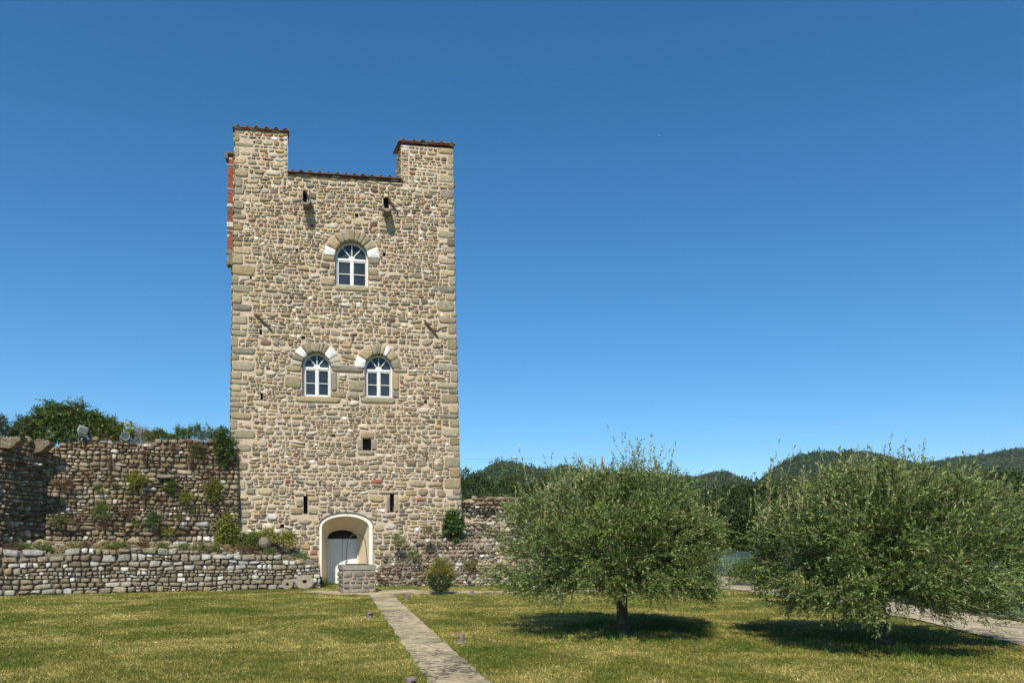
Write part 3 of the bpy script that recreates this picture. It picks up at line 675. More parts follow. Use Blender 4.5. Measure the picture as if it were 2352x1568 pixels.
RM = (0.22, 0.17, 0.12)
CORN = (-16.38, 26.1)
def off_up(u, z):                                     # eroded face: leans back with height, hollows and a ledge low down
    return 0.55 - 0.11 * z + 0.10 * nz(u * 1.3, z * 1.1, 5) + .05 * nz(u * 3.7, z * 3.1, 2) - (0.22 * max(0, 1 - abs(z - 1.95) / .35) * (0.6 + 0.9 * nz(u * .8, 3.3)))
up = Run(CORN, (-10.4, 28.15), off_up)
topx = [(125, 1022), (165, 1010), (200, 1003), (215, 1001), (232, 1010), (262, 1014), (300, 1017), (340, 1013), (352, 1007), (400, 1005), (440, 1006), (480, 1011), (505, 1009), (530, 1011)]
tu, tz_ = [up.u_at(a) for a, b in topx], [up.z_at(a, b) for a, b in topx]
top_up = lambda u: float(np.interp(u, tu, tz_)) + .05 * nz(u * 4, 1.7)
rw = thing('rampart_wall', (-13.2, 27.2, 0), 'dark lichen spotted rubble rampart joining the left side of the tower, plants on its top', 'wall')
RO = np.array((-13.2, 27.2, 0))
ws = MB(); wm = MB()
NICHE_HOLE = (up.u_at(372), up.u_at(397), up.z_at(385, 1110), up.z_at(385, 1099.5))
HOLE2 = (up.u_at(390), up.u_at(399), up.z_at(395, 1077), up.z_at(395, 1068))
LINT = (up.u_at(360), up.u_at(402), up.z_at(380, 1099), up.z_at(380, 1090))
def ruincol(u, z):
    if u < 1.6 and 3.1 < z < 5 and rnd.random() < .75: return pick([(1, (.40, .31, .19), .25), (1, (.33, .27, .18), .25)])   # sandy patch by the corner
    return pick(PAL_R)
rubble(ws, 1.0, 5.9, lambda z: .13, lambda a, b: (0, up.len), [rect(*NICHE_HOLE), rect(*HOLE2), rect(*LINT)], up.fn, PAL_R, (.03, .11), .012, (.8, 2.2), .11, .3, 31, (2.3, 4.4), lambda u, z: z < top_up(u), .4, .24, .09, ruincol)
stone(ws, [(LINT[0], LINT[2]), (LINT[1], LINT[2]), (LINT[1], LINT[3]), (LINT[0], LINT[3])], .16, up.fn, (.27, .23, .18), 8, 1, .05)
crust(wm, up, up.len, 0.0, top_up, RM, -.06, .08, .9, 70)
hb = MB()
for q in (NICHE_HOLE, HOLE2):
    hb.add(up.fn(np.array([q[0], q[1], q[1], q[0]]), np.array([q[2], q[2], q[3], q[3]]), np.full(4, .0)), np.array([(0, 1, 2, 3)]))  # flat dark panel on the face, painted as the shade of a hole
hb.build('hole_shade_panel', M_DARK, rw, RO)
# wall that turns the corner and comes forward on the far left
def off_ret(u, z): return .04 + .07 * nz(u * 1.1, z, 9)
ret = Run((-16.65, 23.75), (-16.38, 26.2), off_ret)
top_ret = lambda u: 5.14 + .05 * nz(u * 3, 7) + .03 * u
rubble(ws, 0.2, 5.3, lambda z: .14, lambda a, b: (0, ret.len), [], ret.fn, PAL_R, (.03, .11), .012, (.8, 1.8), .1, .3, 37, (2.3, 4.0), lambda u, z: z < top_ret(u), .15, .16, .07)
crust(wm, ret, ret.len, 0.0, top_ret, RM, -.06, .08, .9, 70)
fwd = Run((-21.5, 21.6), (-16.65, 23.75), off_ret)
rubble(ws, 0.2, 5.2, lambda z: .22, lambda a, b: (0, fwd.len), [], fwd.fn, PAL_R, (.05, .14), .012, (.75, 2.2), .08, .2, 38, (2.3, 4.0), lambda u, z: z < 5.1, .15, .16, .07)
crust(wm, fwd, fwd.len, 0.0, lambda u: 5.15, RM, -.06, .2, .9, 30)
ws.build('stone_facing', M_RUIN, rw, RO, True); wm.build('rubble_core', M_MORTAR, rw, RO)
# two corbel brackets on top of the corner wall
for x0, y0, y1 in ((11, 1003, 1026), (80, 1013, 1040)):
    Yc = 23.9 if x0 < 50 else 25.35
    p0 = atY(x0, y0, Yc); hgt = (y1 - y0) / FPX * Yc; mb = MB()
    pf = [(-.3, 0), (.50, 0.02), (.50, -.10), (.44, -.14), (.40, -.17), (.26, -.30), (.18, -.36), (-.3, -hgt - .02)]
    V = [(p0[0] + a, Yc + dd, p0[2] + b) for dd in (0, .36) for a, b in pf]; k = len(pf)
    mb.add(np.array(V), [tuple(range(k))[::-1], tuple(range(k, 2 * k))] + [(j, (j + 1) % k, (j + 1) % k + k, j + k) for j in range(k)], (.19, .145, .09))
    mb.build('corbel', M_RUIN, rw, RO)

# lower coursed footing wall in front, with rubble sloping up behind it
ft = Run((-21.0, 21.3), (-7.13, 27.6), lambda u, z: .05 * nz(u * .9, z, 2) - .05 * z)
fzx = [(0, 1266), (60, 1262), (120, 1268), (200, 1262), (300, 1258), (400, 1264), (480, 1268), (560, 1270), (640, 1278), (700, 1288), (735, 1300)]
fu, fz = [-5] + [ft.u_at(a) for a, b in fzx], [1.5] + [ft.z_at(a, b) for a, b in fzx]
top_ft = lambda u: float(np.interp(u, fu, fz)) + .04 * nz(u * 3, 4)
fw = thing('footing_wall', (-13, 25, 0), 'low coursed wall of grey and white stones running along the foot of the dark rampart', 'wall'); FO = np.array((-13, 25, 0))
ws = MB(); wm = MB()
rubble(ws, 0.0, 1.75, lambda z: .165, lambda a, b: (0, ft.len), [], ft.fn, PAL_B, (.03, .085), .018, (.8, 2.2), .08, .22, 41, (3.4, 8), lambda u, z: z < top_ft(u), .85, .22, .05)
crust(wm, ft, ft.len, -.1, top_ft, (.20, .165, .12), -.05, .1, .6, 24)
# rubble bank: cells laid on the slope between footing top and upper face
def bank_fn(u, s, d):
    u, s, d = np.broadcast_arrays(np.asarray(u, float), np.asarray(s, float), np.asarray(d, float))
    out = []
    for a, b, c in zip(u, s, d):
        z0 = top_ft(a); base = ft.fn([a], [z0], [-.1])[0]
        run_ = 1.5; hh = 0.34 + .16 * nz(a * .7, 8); zq = z0 - .06 + hh * (b ** 1.3) + .10 * nz(a * 2.1, b * 4, 3)
        out.append(base - ft.n * (b * run_ * .9) + np.array([0, 0, zq - z0 + c * .8]) + ft.n * c * .6)
    return np.array(out)
rubble(ws, 0, 1.0, lambda z: .085, lambda a, b: (0, ft.len), [], bank_fn, PAL_R[:4], (.03, .13), .012, (1.0, 4.2), .04, .3, 43, (2.1, 3.6), lambda u, z: rnd.random() < .95, .1, .24, .12)
us = np.linspace(0, ft.len, 60)
for i in range(59):
    U = np.array([us[i], us[i + 1]] * 7); S = np.repeat(np.linspace(0, 1.05, 7), 2)
    wm.add(bank_fn(U, S, np.full(14, -.06)), np.array([(2 * j, 2 * j + 1, 2 * j + 3, 2 * j + 2) for j in range(6)]), (.24, .19, .14))
ws.build('stone_facing', M_RUIN, fw, FO, True); wm.build('rubble_core', M_MORTAR, fw, FO)

# wall to the right of the tower: broken core above, spilling out below
tr = tw([uR(3) - .15], [0], [-.45])[0]
rt = Run(tr[:2], (4.0, 34.6), lambda u, z: .25 - .08 * z + .12 * nz(u * 1.4, z * 1.5, 6) - .30 * max(0, 1 - abs(z - 2.85) / .45) * (.5 + nz(u * .9, 2)) + max(0, 1.9 - z) ** 1.5 * .42)
rzx = [(1055, 1147), (1075, 1145), (1100, 1141), (1150, 1137), (1180, 1139), (1260, 1144), (1300, 1146), (1420, 1150), (1440, 1215)]
ru, rz = [rt.u_at(a) for a, b in rzx], [rt.z_at(a, b) for a, b in rzx]
top_rt = lambda u: float(np.interp(u, ru, rz)) + .03 * nz(u * 4, 6)
qw = thing('ruined_wall', (1, 33, 0), 'crumbling rubble wall right of the tower with its broken core exposed behind the olive tree', 'wall'); QO = np.array((1, 33, 0))
ws = MB(); wm = MB()
rubble(ws, 0, 3.1, lambda z: .12, lambda a, b: (0, rt.len), [], rt.fn, PAL_M, (.03, .14), .012, (.8, 2.1), .10, .4, 51, (2.0, 3.6), lambda u, z: z < top_rt(u) and rnd.random() < .93, .1, .24, .3)
rubble(ws, 3.1, 4.2, lambda z: .21, lambda a, b: (0, rt.len), [], rt.fn, PAL_R, (.08, .18), .03, (1.0, 2.3), .05, .1, 52, (2.6, 4.5), lambda u, z: z < top_rt(u), .3, .15, .06)
crust(wm, rt, rt.len, -.1, top_rt, (.46, .37, .27), -.05, .12, .8, 50)
ws.build('stone_facing', M_RUIN, qw, QO, True); wm.build('rubble_core', M_MORTAR, qw, QO)
# stub of pinkish masonry behind the olive crown
pb = thing('masonry_stub', atY(1298, 1245, 37) * np.array([1, 1, 0]), 'broken pinkish masonry stub glimpsed through the crown of the left olive tree', 'wall')
PO = np.array(pb.location); pr_ = Run((atY(1268, 0, 36.6)[0], 36.6), (atY(1330, 0, 37.4)[0], 37.4), lambda u, z: .1 * nz(u * 2, z * 2, 1)); ws = MB(); wm = MB()
tp = lambda u: 1.7 + 37 / FPX * (HZ - float(np.interp(u, [0, .4, .8, 1.4], [1122, 1104, 1100, 1128])))
rubble(ws, 0, 5.6, lambda z: .2, lambda a, b: (0, pr_.len), [], pr_.fn, [(2, (.5, .4, .34), .2), (1, (.36, .2, .15), .2), (2, (.3, .25, .2), .2)], (.03, .08), .04, (.8, 2), .05, .2, 61, (2.2, 3.5), lambda u, z: z < tp(u), .3, .2)
crust(wm, pr_, pr_.len, -.1, tp, (.5, .4, .34), -.02, .25, .8)
ws.build('stone_facing', M_RUIN, pb, PO, True); wm.build('rubble_core', M_MORTAR, pb, PO)

# rubble mounds against the tower foot, either side of the doorway
def mound(name, label, pts, seed, hmax_pts, pal, outw):
    """pts: photo columns of the mound; profile height over u; surface bulges outwards downwards"""
    hu = [fac(a, b)[0] for a, b in hmax_pts]; hz = [fac(a, b)[1] for a, b in hmax_pts]
    u0, u1 = hu[0], hu[-1]; top = lambda u: float(np.interp(u, hu, hz)); ow = lambda u: float(np.interp(u, [fac(a, 1300)[0] for a, b in outw], [b for a, b in outw]))
    def f(u, s, d):
        u, s, d = np.broadcast_arrays(np.asarray(u, float), np.asarray(s, float), np.asarray(d, float)); out = []
        for a, b, c in zip(u, s, d):
            h = top(a) + .06 * nz(a * 3, 5 + seed); z = min(b, h + .05); b = min(1.0, z / h); o = ow(a) * (1 - b) ** .8 + .12 * nz(a * 1.6, b * 4, seed)
            out.append(tw([a], [z], [o + .03 + c])[0] + np.array([0, 0, c * .35]))
        return np.array(out)
    o = thing(name, tw([(u0 + u1) / 2], [0], [.5])[0], label, 'rubble'); og = np.array(o.location); ws = MB(); wm = MB()
    # stones sized in metres: walk the slope in absolute height
    zmax = max(hz); z = 0.0
    while z < zmax:
        h = .115 * rnd.uniform(.6, 1.6); u = u0
        while u < u1:
            wd = h * rnd.uniform(.8, 2.2); a, b = u, u + wd; u = b; t_ = top((a + b) / 2)
            if z > t_ or rnd.random() < .06: continue
            s0, s1 = z, z + h; g = .0; j = lambda: rnd.uniform(-1, 1) * .035
            q = [(a + g + j(), s0), (b - g + j(), s0 + j()), (b - g + j(), s1), (a + g + j(), s1 + j())]
            stone(ws, q, rnd.uniform(.03, .13), f, pick(pal), rnd.uniform(2.0, 3.6), .15, .28)
        z += h
    us = np.linspace(u0, u1, 40)
    for i in range(39):
        U = np.array([us[i], us[i + 1]] * 9); S = np.linspace(0, 1.0, 9)[:, None] * np.array([top(us[i]), top(us[i + 1])]); S = S.ravel()
        wm.add(f(U, S, np.full(18, -.02)), np.array([(2 * j, 2 * j + 1, 2 * j + 3, 2 * j + 2) for j in range(8)]), (.27, .22, .17))
    ws.build('loose_stones', M_RUIN, o, og, True); wm.build('rubble_core', M_MORTAR, o, og)
    return f, top
mf, mtop = mound('rubble_mound', 'grey lichened rubble heap at the tower foot right of the doorway', None, 71, [(864, 1322), (880, 1283), (905, 1252), (960, 1235), (1010, 1226), (1070, 1225), (1130, 1240)], PAL_M, [(864, .1), (900, .4), (1000, .75), (1130, .9)])
mf2, mtop2 = mound('rubble_mound', 'overgrown rubble bank at the tower foot left of the doorway', None, 73, [(515, 1215), (560, 1222), (600, 1240), (660, 1252), (700, 1275), (726, 1310)], PAL_M, [(515, 1.5), (640, 1.15), (700, .7), (726, .2)])

# ------------------------------------------------------------------ ground, paths
def flat(name, pts, z, mat, k='structure'):
    mb = MB(); mb.add([(a, b, z) for a, b in pts], [tuple(range(len(pts)))]); return kind(mb.build(name, mat, None, (pts[0][0], pts[0][1], 0)), k)
gmb = MB(); gmb.add([(-1400, -60, 0), (1400, -60, 0), (1400, 1500, 0), (-1400, 1500, 0)], [(0, 1, 2, 3)]); kind(gmb.build('ground', M_GROUND), 'structure')
def ragged(pts, step=.12, amp=.025, seed=0):
    out = []; k = len(pts)
    for i in range(k):
        a, b = np.array(pts[i], float), np.array(pts[(i + 1) % k], float); L = np.linalg.norm(b - a); n_ = max(1, int(L / step)); nn_ = np.array([-(b - a)[1], (b - a)[0]]) / L
        for j in range(n_): q = a + (b - a) * j / n_; out.append(tuple(q + nn_ * amp * (nz(q[0] * 2.3, q[1] * 2.3, seed) + .6 * nz(q[0] * 7, q[1] * 7, seed))))
    return out
PL = [gp(848, 1366)[:2], gp(985, 1568)[:2]]; PR = [gp(902, 1366)[:2], gp(1125, 1568)[:2]]
ext = lambda a, b, f_: tuple(np.array(a) + (np.array(b) - np.array(a)) * f_)
WALK = [ext(*PL, 1.6), ext(*PR, 1.6), tuple(PR[0]), tuple(PL[0])]
CROSS = [tuple(gp(690, 1359.5)[:2]), tuple(gp(760, 1364.5)[:2]), tuple(gp(848, 1366)[:2]), tuple(gp(902, 1366)[:2]), tuple(gp(960, 1363)[:2]), tuple(gp(1190, 1362)[:2]), tuple(gp(1440, 1356.5)[:2]), tuple(gp(1660, 1352)[:2]), tuple(gp(1660, 1348)[:2]), tuple(gp(1440, 1352)[:2]), tuple(gp(1190, 1357.5)[:2]), tuple(gp(985, 1357.0)[:2]), tuple(gp(950, 1353.5)[:2]), tuple(gp(860, 1354)[:2]), tuple(gp(740, 1355.5)[:2])]
SIDE = [tuple(gp(1645, 1349)[:2]), tuple(gp(1714, 1357)[:2]), tuple(gp(1900, 1389)[:2]), tuple(gp(2099, 1422)[:2]), tuple(gp(2352, 1484)[:2]), (8.2, 3.5), (10.75, 3.5), (10.75, 30), (10.7, 40), (8.9, 40)]
flat('path', ragged(WALK, .12, .04, 1), .006, M_PATH); flat('cross_path', ragged(CROSS, .15, .04, 2), .012, M_PATH); flat('side_path', ragged(SIDE, .2, .05, 3), .018, M_COBBLE)
def inpoly(P, poly):
    x, y = P[:, 0], P[:, 1]; ins = np.zeros(len(P), bool); k = len(poly)
    for i in range(k):
        x0, y0 = poly[i]; x1, y1 = poly[(i + 1) % k]
        c = ((y0 > y) != (y1 > y)) & (x < (x1 - x0) * (y - y0) / (y1 - y0 + 1e-12) + x0); ins ^= c
    return ins
# mown lawn
def lawn(name, n, hlo, hhi, wd, colr, filt=None, seed=1, n3=3):
    g = np.random.default_rng(seed)
    Y = 7.2 * np.exp(g.random(n) * math.log(31 / 7.2)); X = (g.random(n) * 1.56 - .78) * Y
    P = np.stack([X, Y], 1); ok = ~(inpoly(P, WALK) | inpoly(P, CROSS) | inpoly(P, SIDE)) & (X < 8.6)
    ok &= ~((Y > 22.6 + (X + 19.5) * .404) & (X < -7.2)) & ~((X < -.5) & (Y > 29.2 + (X + 7) * .21))
    if filt is not None: ok &= filt(P)
    P = P[ok]; n = len(P); k = n3
    P = np.repeat(P, k, 0) + g.normal(0, .012, (n * k, 2)); m = len(P)
    sc_ = np.clip(P[:, 1] / 14, .75, 1.7)
    h = g.uniform(hlo, hhi, m); a = g.random(m) * 2 * np.pi; wv = wd * sc_ * g.uniform(.6, 1.3, m); le = h * g.uniform(.2, .9, m); la = g.random(m) * 2 * np.pi
    dx, dy = np.cos(a) * wv, np.sin(a) * wv
    V = np.zeros((m, 3, 3)); V[:, 0, :2] = P - np.stack([dx, dy], 1); V[:, 1, :2] = P + np.stack([dx, dy], 1); V[:, 2, 0] = P[:, 0] + np.cos(la) * le; V[:, 2, 1] = P[:, 1] + np.sin(la) * le; V[:, 2, 2] = h
    C = np.repeat(colr(g, m), 3, 0); mb = MB(); mb.add(V.reshape(-1, 3), np.arange(m * 3).reshape(-1, 3), C)
    return mb
def gcol(g, m):
    c = np.ones((m, 3)) * g.uniform(.7, 1.55, (m, 1)); q = g.random(m)
    c[q < .22] *= np.array([1.75, 1.45, 1.5]); c[q > .68] *= np.array([.45, .68, .45]); return c
go = lawn('grass', 170000, .012, .042, .0055, gcol).build('grass', M_GRASS, None, (0, 12, 0)); kind(go, 'stuff'); tag(go, 'short dry mown grass of green and straw coloured patches', 'grass')

T1, T2 = gp(1434, 1452)[:2], gp(2022, 1480)[:2]
near = lambda P: (np.exp(-(np.hypot(P[:, 0] - T1[0], P[:, 1] - T1[1]) / 1.5) ** 2) + np.exp(-(np.hypot(P[:, 0] - T2[0], P[:, 1] - T2[1]) / 1.6) ** 2)) > np.random.default_rng(4).random(len(P)) * 1.1
wg = lambda g, m: np.array([.55, 1.05, .55]) * g.uniform(.6, 1.4, (m, 1))
kind(tag(lawn('tall_weeds', 16000, .05, .15, .007, wg, near, 2).build('tall_weeds', M_GRASS, None, (4, 13, 0)), 'taller green weeds and uncut grass growing in the shade round the olive trunks', 'weeds'), 'stuff')
vg = lambda P: (np.abs((P[:, 0] - WALK[3][0]) * (WALK[0][1] - WALK[3][1]) - (P[:, 1] - WALK[3][1]) * (WALK[0][0] - WALK[3][0])) < 1.2) | (P[:, 1] > 26.5)
kind(tag(lawn('edge_grass', 30000, .03, .10, .007, wg, vg, 5).build('edge_grass', M_GRASS, None, (-4, 15, 0)), 'longer green grass along the path edge and at the foot of the walls', 'grass'), 'stuff')
fl_ = lambda P: (np.array([nz(a * .5, b * .5, 4) for a, b in P]) > .12) & (P[:, 0] > -1)
mbf = lawn('clover', 1300, .018, .034, .006, lambda g, m: np.ones((m, 3)) * .8, fl_, 6, 2); kind(tag(mbf.build('clover_flowers', simple('clover_white', (.75, .72, .66), .8, .1, 30, 0), None, (4, 12, 0)), 'scattered tiny white clover flowers in the lawn near the olive trees', 'flowers'), 'stuff')

# ------------------------------------------------------------------ foliage
def nrm(a): return a / np.maximum(1e-9, np.linalg.norm(a, axis=-1, keepdims=True))
def leaves(mb, P, D, L, W, C, g, flatup=0.0, turn=0.0):
    n = len(P); rv = g.normal(0, 1, (n, 3)); 
    if flatup: rv = rv * (1 - flatup) + np.array([0, 0, 1.0]) * flatup * 1.5; 
    S = nrm(np.cross(D, rv)) * W[:, None] / 2
    V = np.stack([P, P + D * (L * .5)[:, None] + S, P + D * L[:, None], P + D * (L * .5)[:, None] - S], 1)
    # leaves face the sky: flip so the upper side is the front
    nn = np.cross(V[:, 1] - V[:, 0], V[:, 3] - V[:, 0]); fl = (nn[:, 2] < 0) ^ (g.random(n) < turn); V[fl] = V[fl][:, [0, 3, 2, 1]]
    mb.add(V.reshape(-1, 3), np.arange(4 * n).reshape(-1, 4), np.repeat(C, 4, 0))
def sprigs(mb, B, G, Ls, k, lsz, lw, cfun, g, spread=.8, sag=0.0, stem=None, t0=.1, flatup=0.0, turn=0.0):
    n = len(B); t = (np.tile(np.linspace(t0, 1, k), (n, 1)) + g.normal(0, .03, (n, k)))
    cv = np.zeros((n, 3)); cv[:, 2] = -sag; cv += g.normal(0, .12, (n, 3))
    P = B[:, None] + (G * Ls[:, None])[:, None] * t[..., None] + (cv * Ls[:, None])[:, None] * (t ** 2)[..., None]
    T = nrm(G[:, None] + 2 * cv[:, None] * t[..., None]); pr = nrm(np.cross(T, g.normal(0, 1, (n, k, 3))))
    D = nrm(T * (1 - .25 * spread) + pr * spread); m = n * k
    C = cfun(g, np.repeat(np.arange(n), k), m)
    leaves(mb, P.reshape(-1, 3), D.reshape(-1, 3), lsz * g.uniform(.65, 1.25, m), lw * g.uniform(.7, 1.25, m), C, g, flatup, turn)
    if stem is not None:
        for tt0, tt1 in ((0, .5), (.5, 1)):
            a = B + G * (Ls * tt0)[:, None] + cv * (Ls * tt0 ** 2)[:, None]; b = B + G * (Ls * tt1)[:, None] + cv * (Ls * tt1 ** 2)[:, None]
            s = nrm(np.cross(b - a, g.normal(0, 1, (n, 3)))) * stem[0]
            V = np.stack([a - s, a + s, b + s * .6, b - s * .6], 1); mb.add(V.reshape(-1, 3), np.arange(4 * n).reshape(-1, 4), stem[1])

def olive(base, label, prof, rx, shoots, seed, lean, n_out=17500, n_in=5600):
    g = np.random.default_rng(seed); base = np.array(base, float)
    o = thing('olive_tree', base, label, 'tree', 'olive trees on the lawn')
    pz = np.array([q[0] for q in prof]); prr = np.array([q[1] for q in prof])
    def lump(phi, z): return np.array([1 + .22 * nz(math.cos(a) * 1.6 + seed, math.sin(a) * 1.6, b * 1.2) + .30 * nz(math.cos(a) * 4, math.sin(a) * 4 + seed, b * 3) for a, b in zip(phi, z)])
    def sample(n, inner):
        s = g.random(n); phi = g.random(n) * 2 * np.pi
        # arc length sampling over the profile, weighted by radius
        sg = np.hypot(np.diff(pz), np.diff(prr)) * (.25 + (prr[1:] + prr[:-1]) / 2); cs = np.concatenate([[0], np.cumsum(sg)]) / sg.sum()
        zz = np.interp(s, cs, pz); rr = np.interp(s, cs, prr); f = lump(phi, zz)
        sc_ = (1 - .22 * g.random(n) ** 1.5) if not inner else g.uniform(.35, .82, n)
        zc_ = 1.55; x = rr * np.cos(phi) * f * sc_; x = np.where(x < 0, x * rx[0], x * rx[1]); y = rr * np.sin(phi) * f * sc_ * (rx[0] + rx[1]) / 2
        return np.stack([x, y, zc_ + (zz - zc_) * sc_ * (f ** .5)], 1), phi
    cr = MB()
    def oc(g, idx, m):
        tone = g.uniform(.5, 1.6, idx.max() + 1)[idx][:, None]; c = np.array([.066, .108, .021]) * tone * g.uniform(.75, 1.3, (m, 1))
        c = c * np.array([1, 1, 1]) ; q = g.random(m); c[q < .12] = np.array([.13, .16, .05]) * g.uniform(.8, 1.3, ((q < .12).sum(), 1)); c[q > .9988] = np.array([.62, .33, .03]); return c
    for inner, n in ((False, n_out), (True, n_in)):
        B, phi = sample(n, inner)
        if not inner:                                 # sprigs stand in tufts on the twig ends
            m_ = n // 8; B = np.repeat(B[:m_], 8, 0) + g.normal(0, .075, (m_ * 8, 3)); phi = np.repeat(phi[:m_], 8); n = m_ * 8
        if not inner:
            kp = np.array([nz(q[0] * 1.9 + seed, q[1] * 1.9, q[2] * 2.4) + .5 * nz(q[0] * 4.5, q[1] * 4.5 + seed, q[2] * 5) for q in B]) > .02; B, phi = B[kp], phi[kp]; n = len(B)
        up_ = np.clip((B[:, 2] - .9) / 1.6, -.6, 1)
        G = np.stack([np.cos(phi) * .75 + lean[0], np.sin(phi) * .75 + lean[1], up_ * 1.0], 1) + g.normal(0, .32, (n, 3)); G = nrm(G)
        sprigs(cr, B + base - G * .12, G, g.uniform(.22, .46, n), 14, .066, .0185, oc, g, .72, .18, (.0022, (.15, .14, .07)), turn=.3)
    # upright water shoots
    SB = []; SG = []; SL = []
    for sx, sz0, sz1, cnt, wdt in shoots:
        for _ in range(cnt):
            x = sx + g.normal(0, wdt); SB.append((x, g.normal(0, .35), sz0 + g.uniform(-.1, .1))); SG.append((g.normal(0, .22) + lean[0] * .4, g.normal(0, .2), 1)); SL.append((sz1 - sz0) * g.uniform(.6, 1.08))
    tB, tp_ = sample(900, False); tB = tB[tB[:, 2] > 1.75]
    for q in tB[:260]:
        SB.append(tuple(q)); SG.append((q[0] * .22 + lean[0] + g.normal(0, .2), q[1] * .22 + g.normal(0, .2), 1.0)); SL.append(g.uniform(.25, .6))
    SB, SG, SL = np.array(SB), nrm(np.array(SG)), np.array(SL)
    oc2 = lambda g, idx, m: np.array([.11, .14, .04]) * g.uniform(.6, 1.4, (m, 1))
    sprigs(cr, SB + base, SG, SL, 30, .068, .020, oc2, g, .55, .0, (.003, (.2, .19, .10)), turn=.4)
    cr.build('crown', M_OLIVE, o, base)
    # trunk and limbs
    tk = MB(); px = lambda z: np.array([.05 * math.sin(z * 3 + seed), .04 * math.cos(z * 2.3), z])
    zs_ = [-.05, .03, .10, .2, .35, .5, .65, .8, .95]; rs = [.21, .16, .13, .112, .10, .096, .092, .10, .09]
    seg = 16; V = []
    for z_, r_ in zip(zs_, rs):
        c_ = px(max(z_, 0))
        for j in range(seg):
            a = 2 * math.pi * j / seg; q = r_ * (1 + .16 * nz(math.cos(a) * 1.7, math.sin(a) * 1.7, z_ * 1.1 + seed) + .13 * math.sin(a * 5 + z_ * 2 + seed)); V.append(base + c_ + np.array([q * math.cos(a), q * math.sin(a), 0]))
    tk.add(V, [(i * seg + j, i * seg + (j + 1) % seg, (i + 1) * seg + (j + 1) % seg, (i + 1) * seg + j) for i in range(len(zs_) - 1) for j in range(seg)])
    tk.build('trunk', M_BARK, o, base, True)
    for i in range(6):
        lb = MB(); a = i * 1.05 + seed; b0 = base + px(.88)
        rr = g.uniform(1.0, 1.7); e = base + np.array([rr * math.cos(a) * (rx[0] if math.cos(a) < 0 else rx[1]), rr * math.sin(a), g.uniform(1.6, 2.15)])
        m1 = b0 + (e - b0) * .45 + np.array([0, 0, .22]); lb.tube([b0, b0 * .6 + m1 * .4, m1, (m1 + e) / 2 + np.array([.05, 0, .05]), e], [.075, .062, .045, .03, .014], (1, 1, 1), 7)
        for q in range(3):
            s_ = b0 + (e - b0) * g.uniform(.4, .8) + np.array([0, 0, .15]); e2 = s_ + g.uniform(-.4, .4, 3) + np.array([.2 * math.cos(a), .2 * math.sin(a), -.1]); lb.tube([s_, (s_ + e2) / 2 + np.array([0, 0, .06]), e2], [.028, .02, .008], (1, 1, 1), 5)
        lb.build('limb', M_BARK, o, base, True)
    return o
olive(gp(1434, 1452), 'olive tree with tall upright shoots and a bare trunk standing beside the flagstone path', [(1.12, .4), (.95, 1.2), (.82, 1.72), (.95, 1.95), (1.4, 2.02), (1.9, 1.95), (2.3, 1.68), (2.62, 1.25), (2.85, .7), (2.92, 0)], (1.12, .86), [(.38, 2.75, 3.66, 20, .24), (.8, 2.65, 3.3, 10, .2), (-1.2, 2.35, 3.35, 12, .16), (-.45, 2.8, 3.25, 8, .2), (1.35, 2.4, 2.85, 7, .15), (-1.9, 1.9, 2.35, 7, .2)], 3, (0, 0))
olive(gp(2022, 1480), 'broad windswept olive tree by the cobbled path, its skirts hanging down to hide the trunk', [(1.05, .3), (.88, 1.0), (.70, 1.6), (.8, 1.92), (1.3, 2.05), (1.85, 1.98), (2.3, 1.65), (2.58, 1.15), (2.74, .6), (2.8, 0)], (.90, 1.12), [(-1.75, 2.3, 3.2, 8, .16), (-1.35, 2.3, 2.95, 8, .2), (-.3, 2.7, 3.0, 8, .3), (.4, 2.7, 3.0, 8, .3), (1.1, 2.5, 2.9, 8, .3), (1.7, 2.2, 2.6, 7, .2), (-2.2, 1.8, 2.4, 5, .15)], 8, (.14, 0), 18500, 6200)

def pal_leaf(*cs):
    cs = np.array(cs)
    def f(g, idx, m):
        c = cs[g.integers(0, len(cs), m)] * g.uniform(.7, 1.3, (m, 1)) * g.uniform(.8, 1.2, idx.max() + 1)[idx][:, None]; return c
    return f
DK = pal_leaf((.06, .10, .018), (.085, .135, .026), (.045, .08, .015))
MID = pal_leaf((.10, .16, .03), (.14, .19, .04), (.07, .12, .022))
YEL = pal_leaf((.30, .27, .03), (.20, .22, .03), (.12, .16, .03))
STRAW = pal_leaf((.40, .30, .12), (.30, .22, .08), (.34, .28, .12))
RED = pal_leaf((.14, .07, .045), (.10, .08, .03), (.18, .09, .05))
def clump(name, label, cat, group, c, rad, n, ls, k, lsz, lw, cf, seed, up=.6, sag=.15, mat=None, stem=(.004, (.08, .07, .03)), front=False, drop=0.0, base=None):
    """leafy clump: sprigs filling an ellipsoid of the given radii about c"""
    g = np.random.default_rng(seed); c = np.array(c, float); rad = np.array(rad, float)
    q = nrm(g.normal(0, 1, (n, 3))) * (g.random((n, 1)) ** .45)
    if front: q[:, 1] = -np.abs(q[:, 1])
    lum = np.array([1 + .35 * nz(a[0] * 2 + seed, a[1] * 2, a[2] * 2) for a in q])[:, None]
    B = c + q * rad * lum; G = nrm(q * .9 + np.array([0, -.2 if front else 0, up - drop]) + g.normal(0, .35, (n, 3)))
    mb = MB(); sprigs(mb, B, G, ls * g.uniform(.6, 1.3, n), k, lsz, lw, cf, g, .85, sag, stem)
    ob = base if base is not None else c - np.array([0, 0, rad[2]])
    o = mb.build(name, mat or M_LEAF, None, ob); return tag(o, label, cat, group)

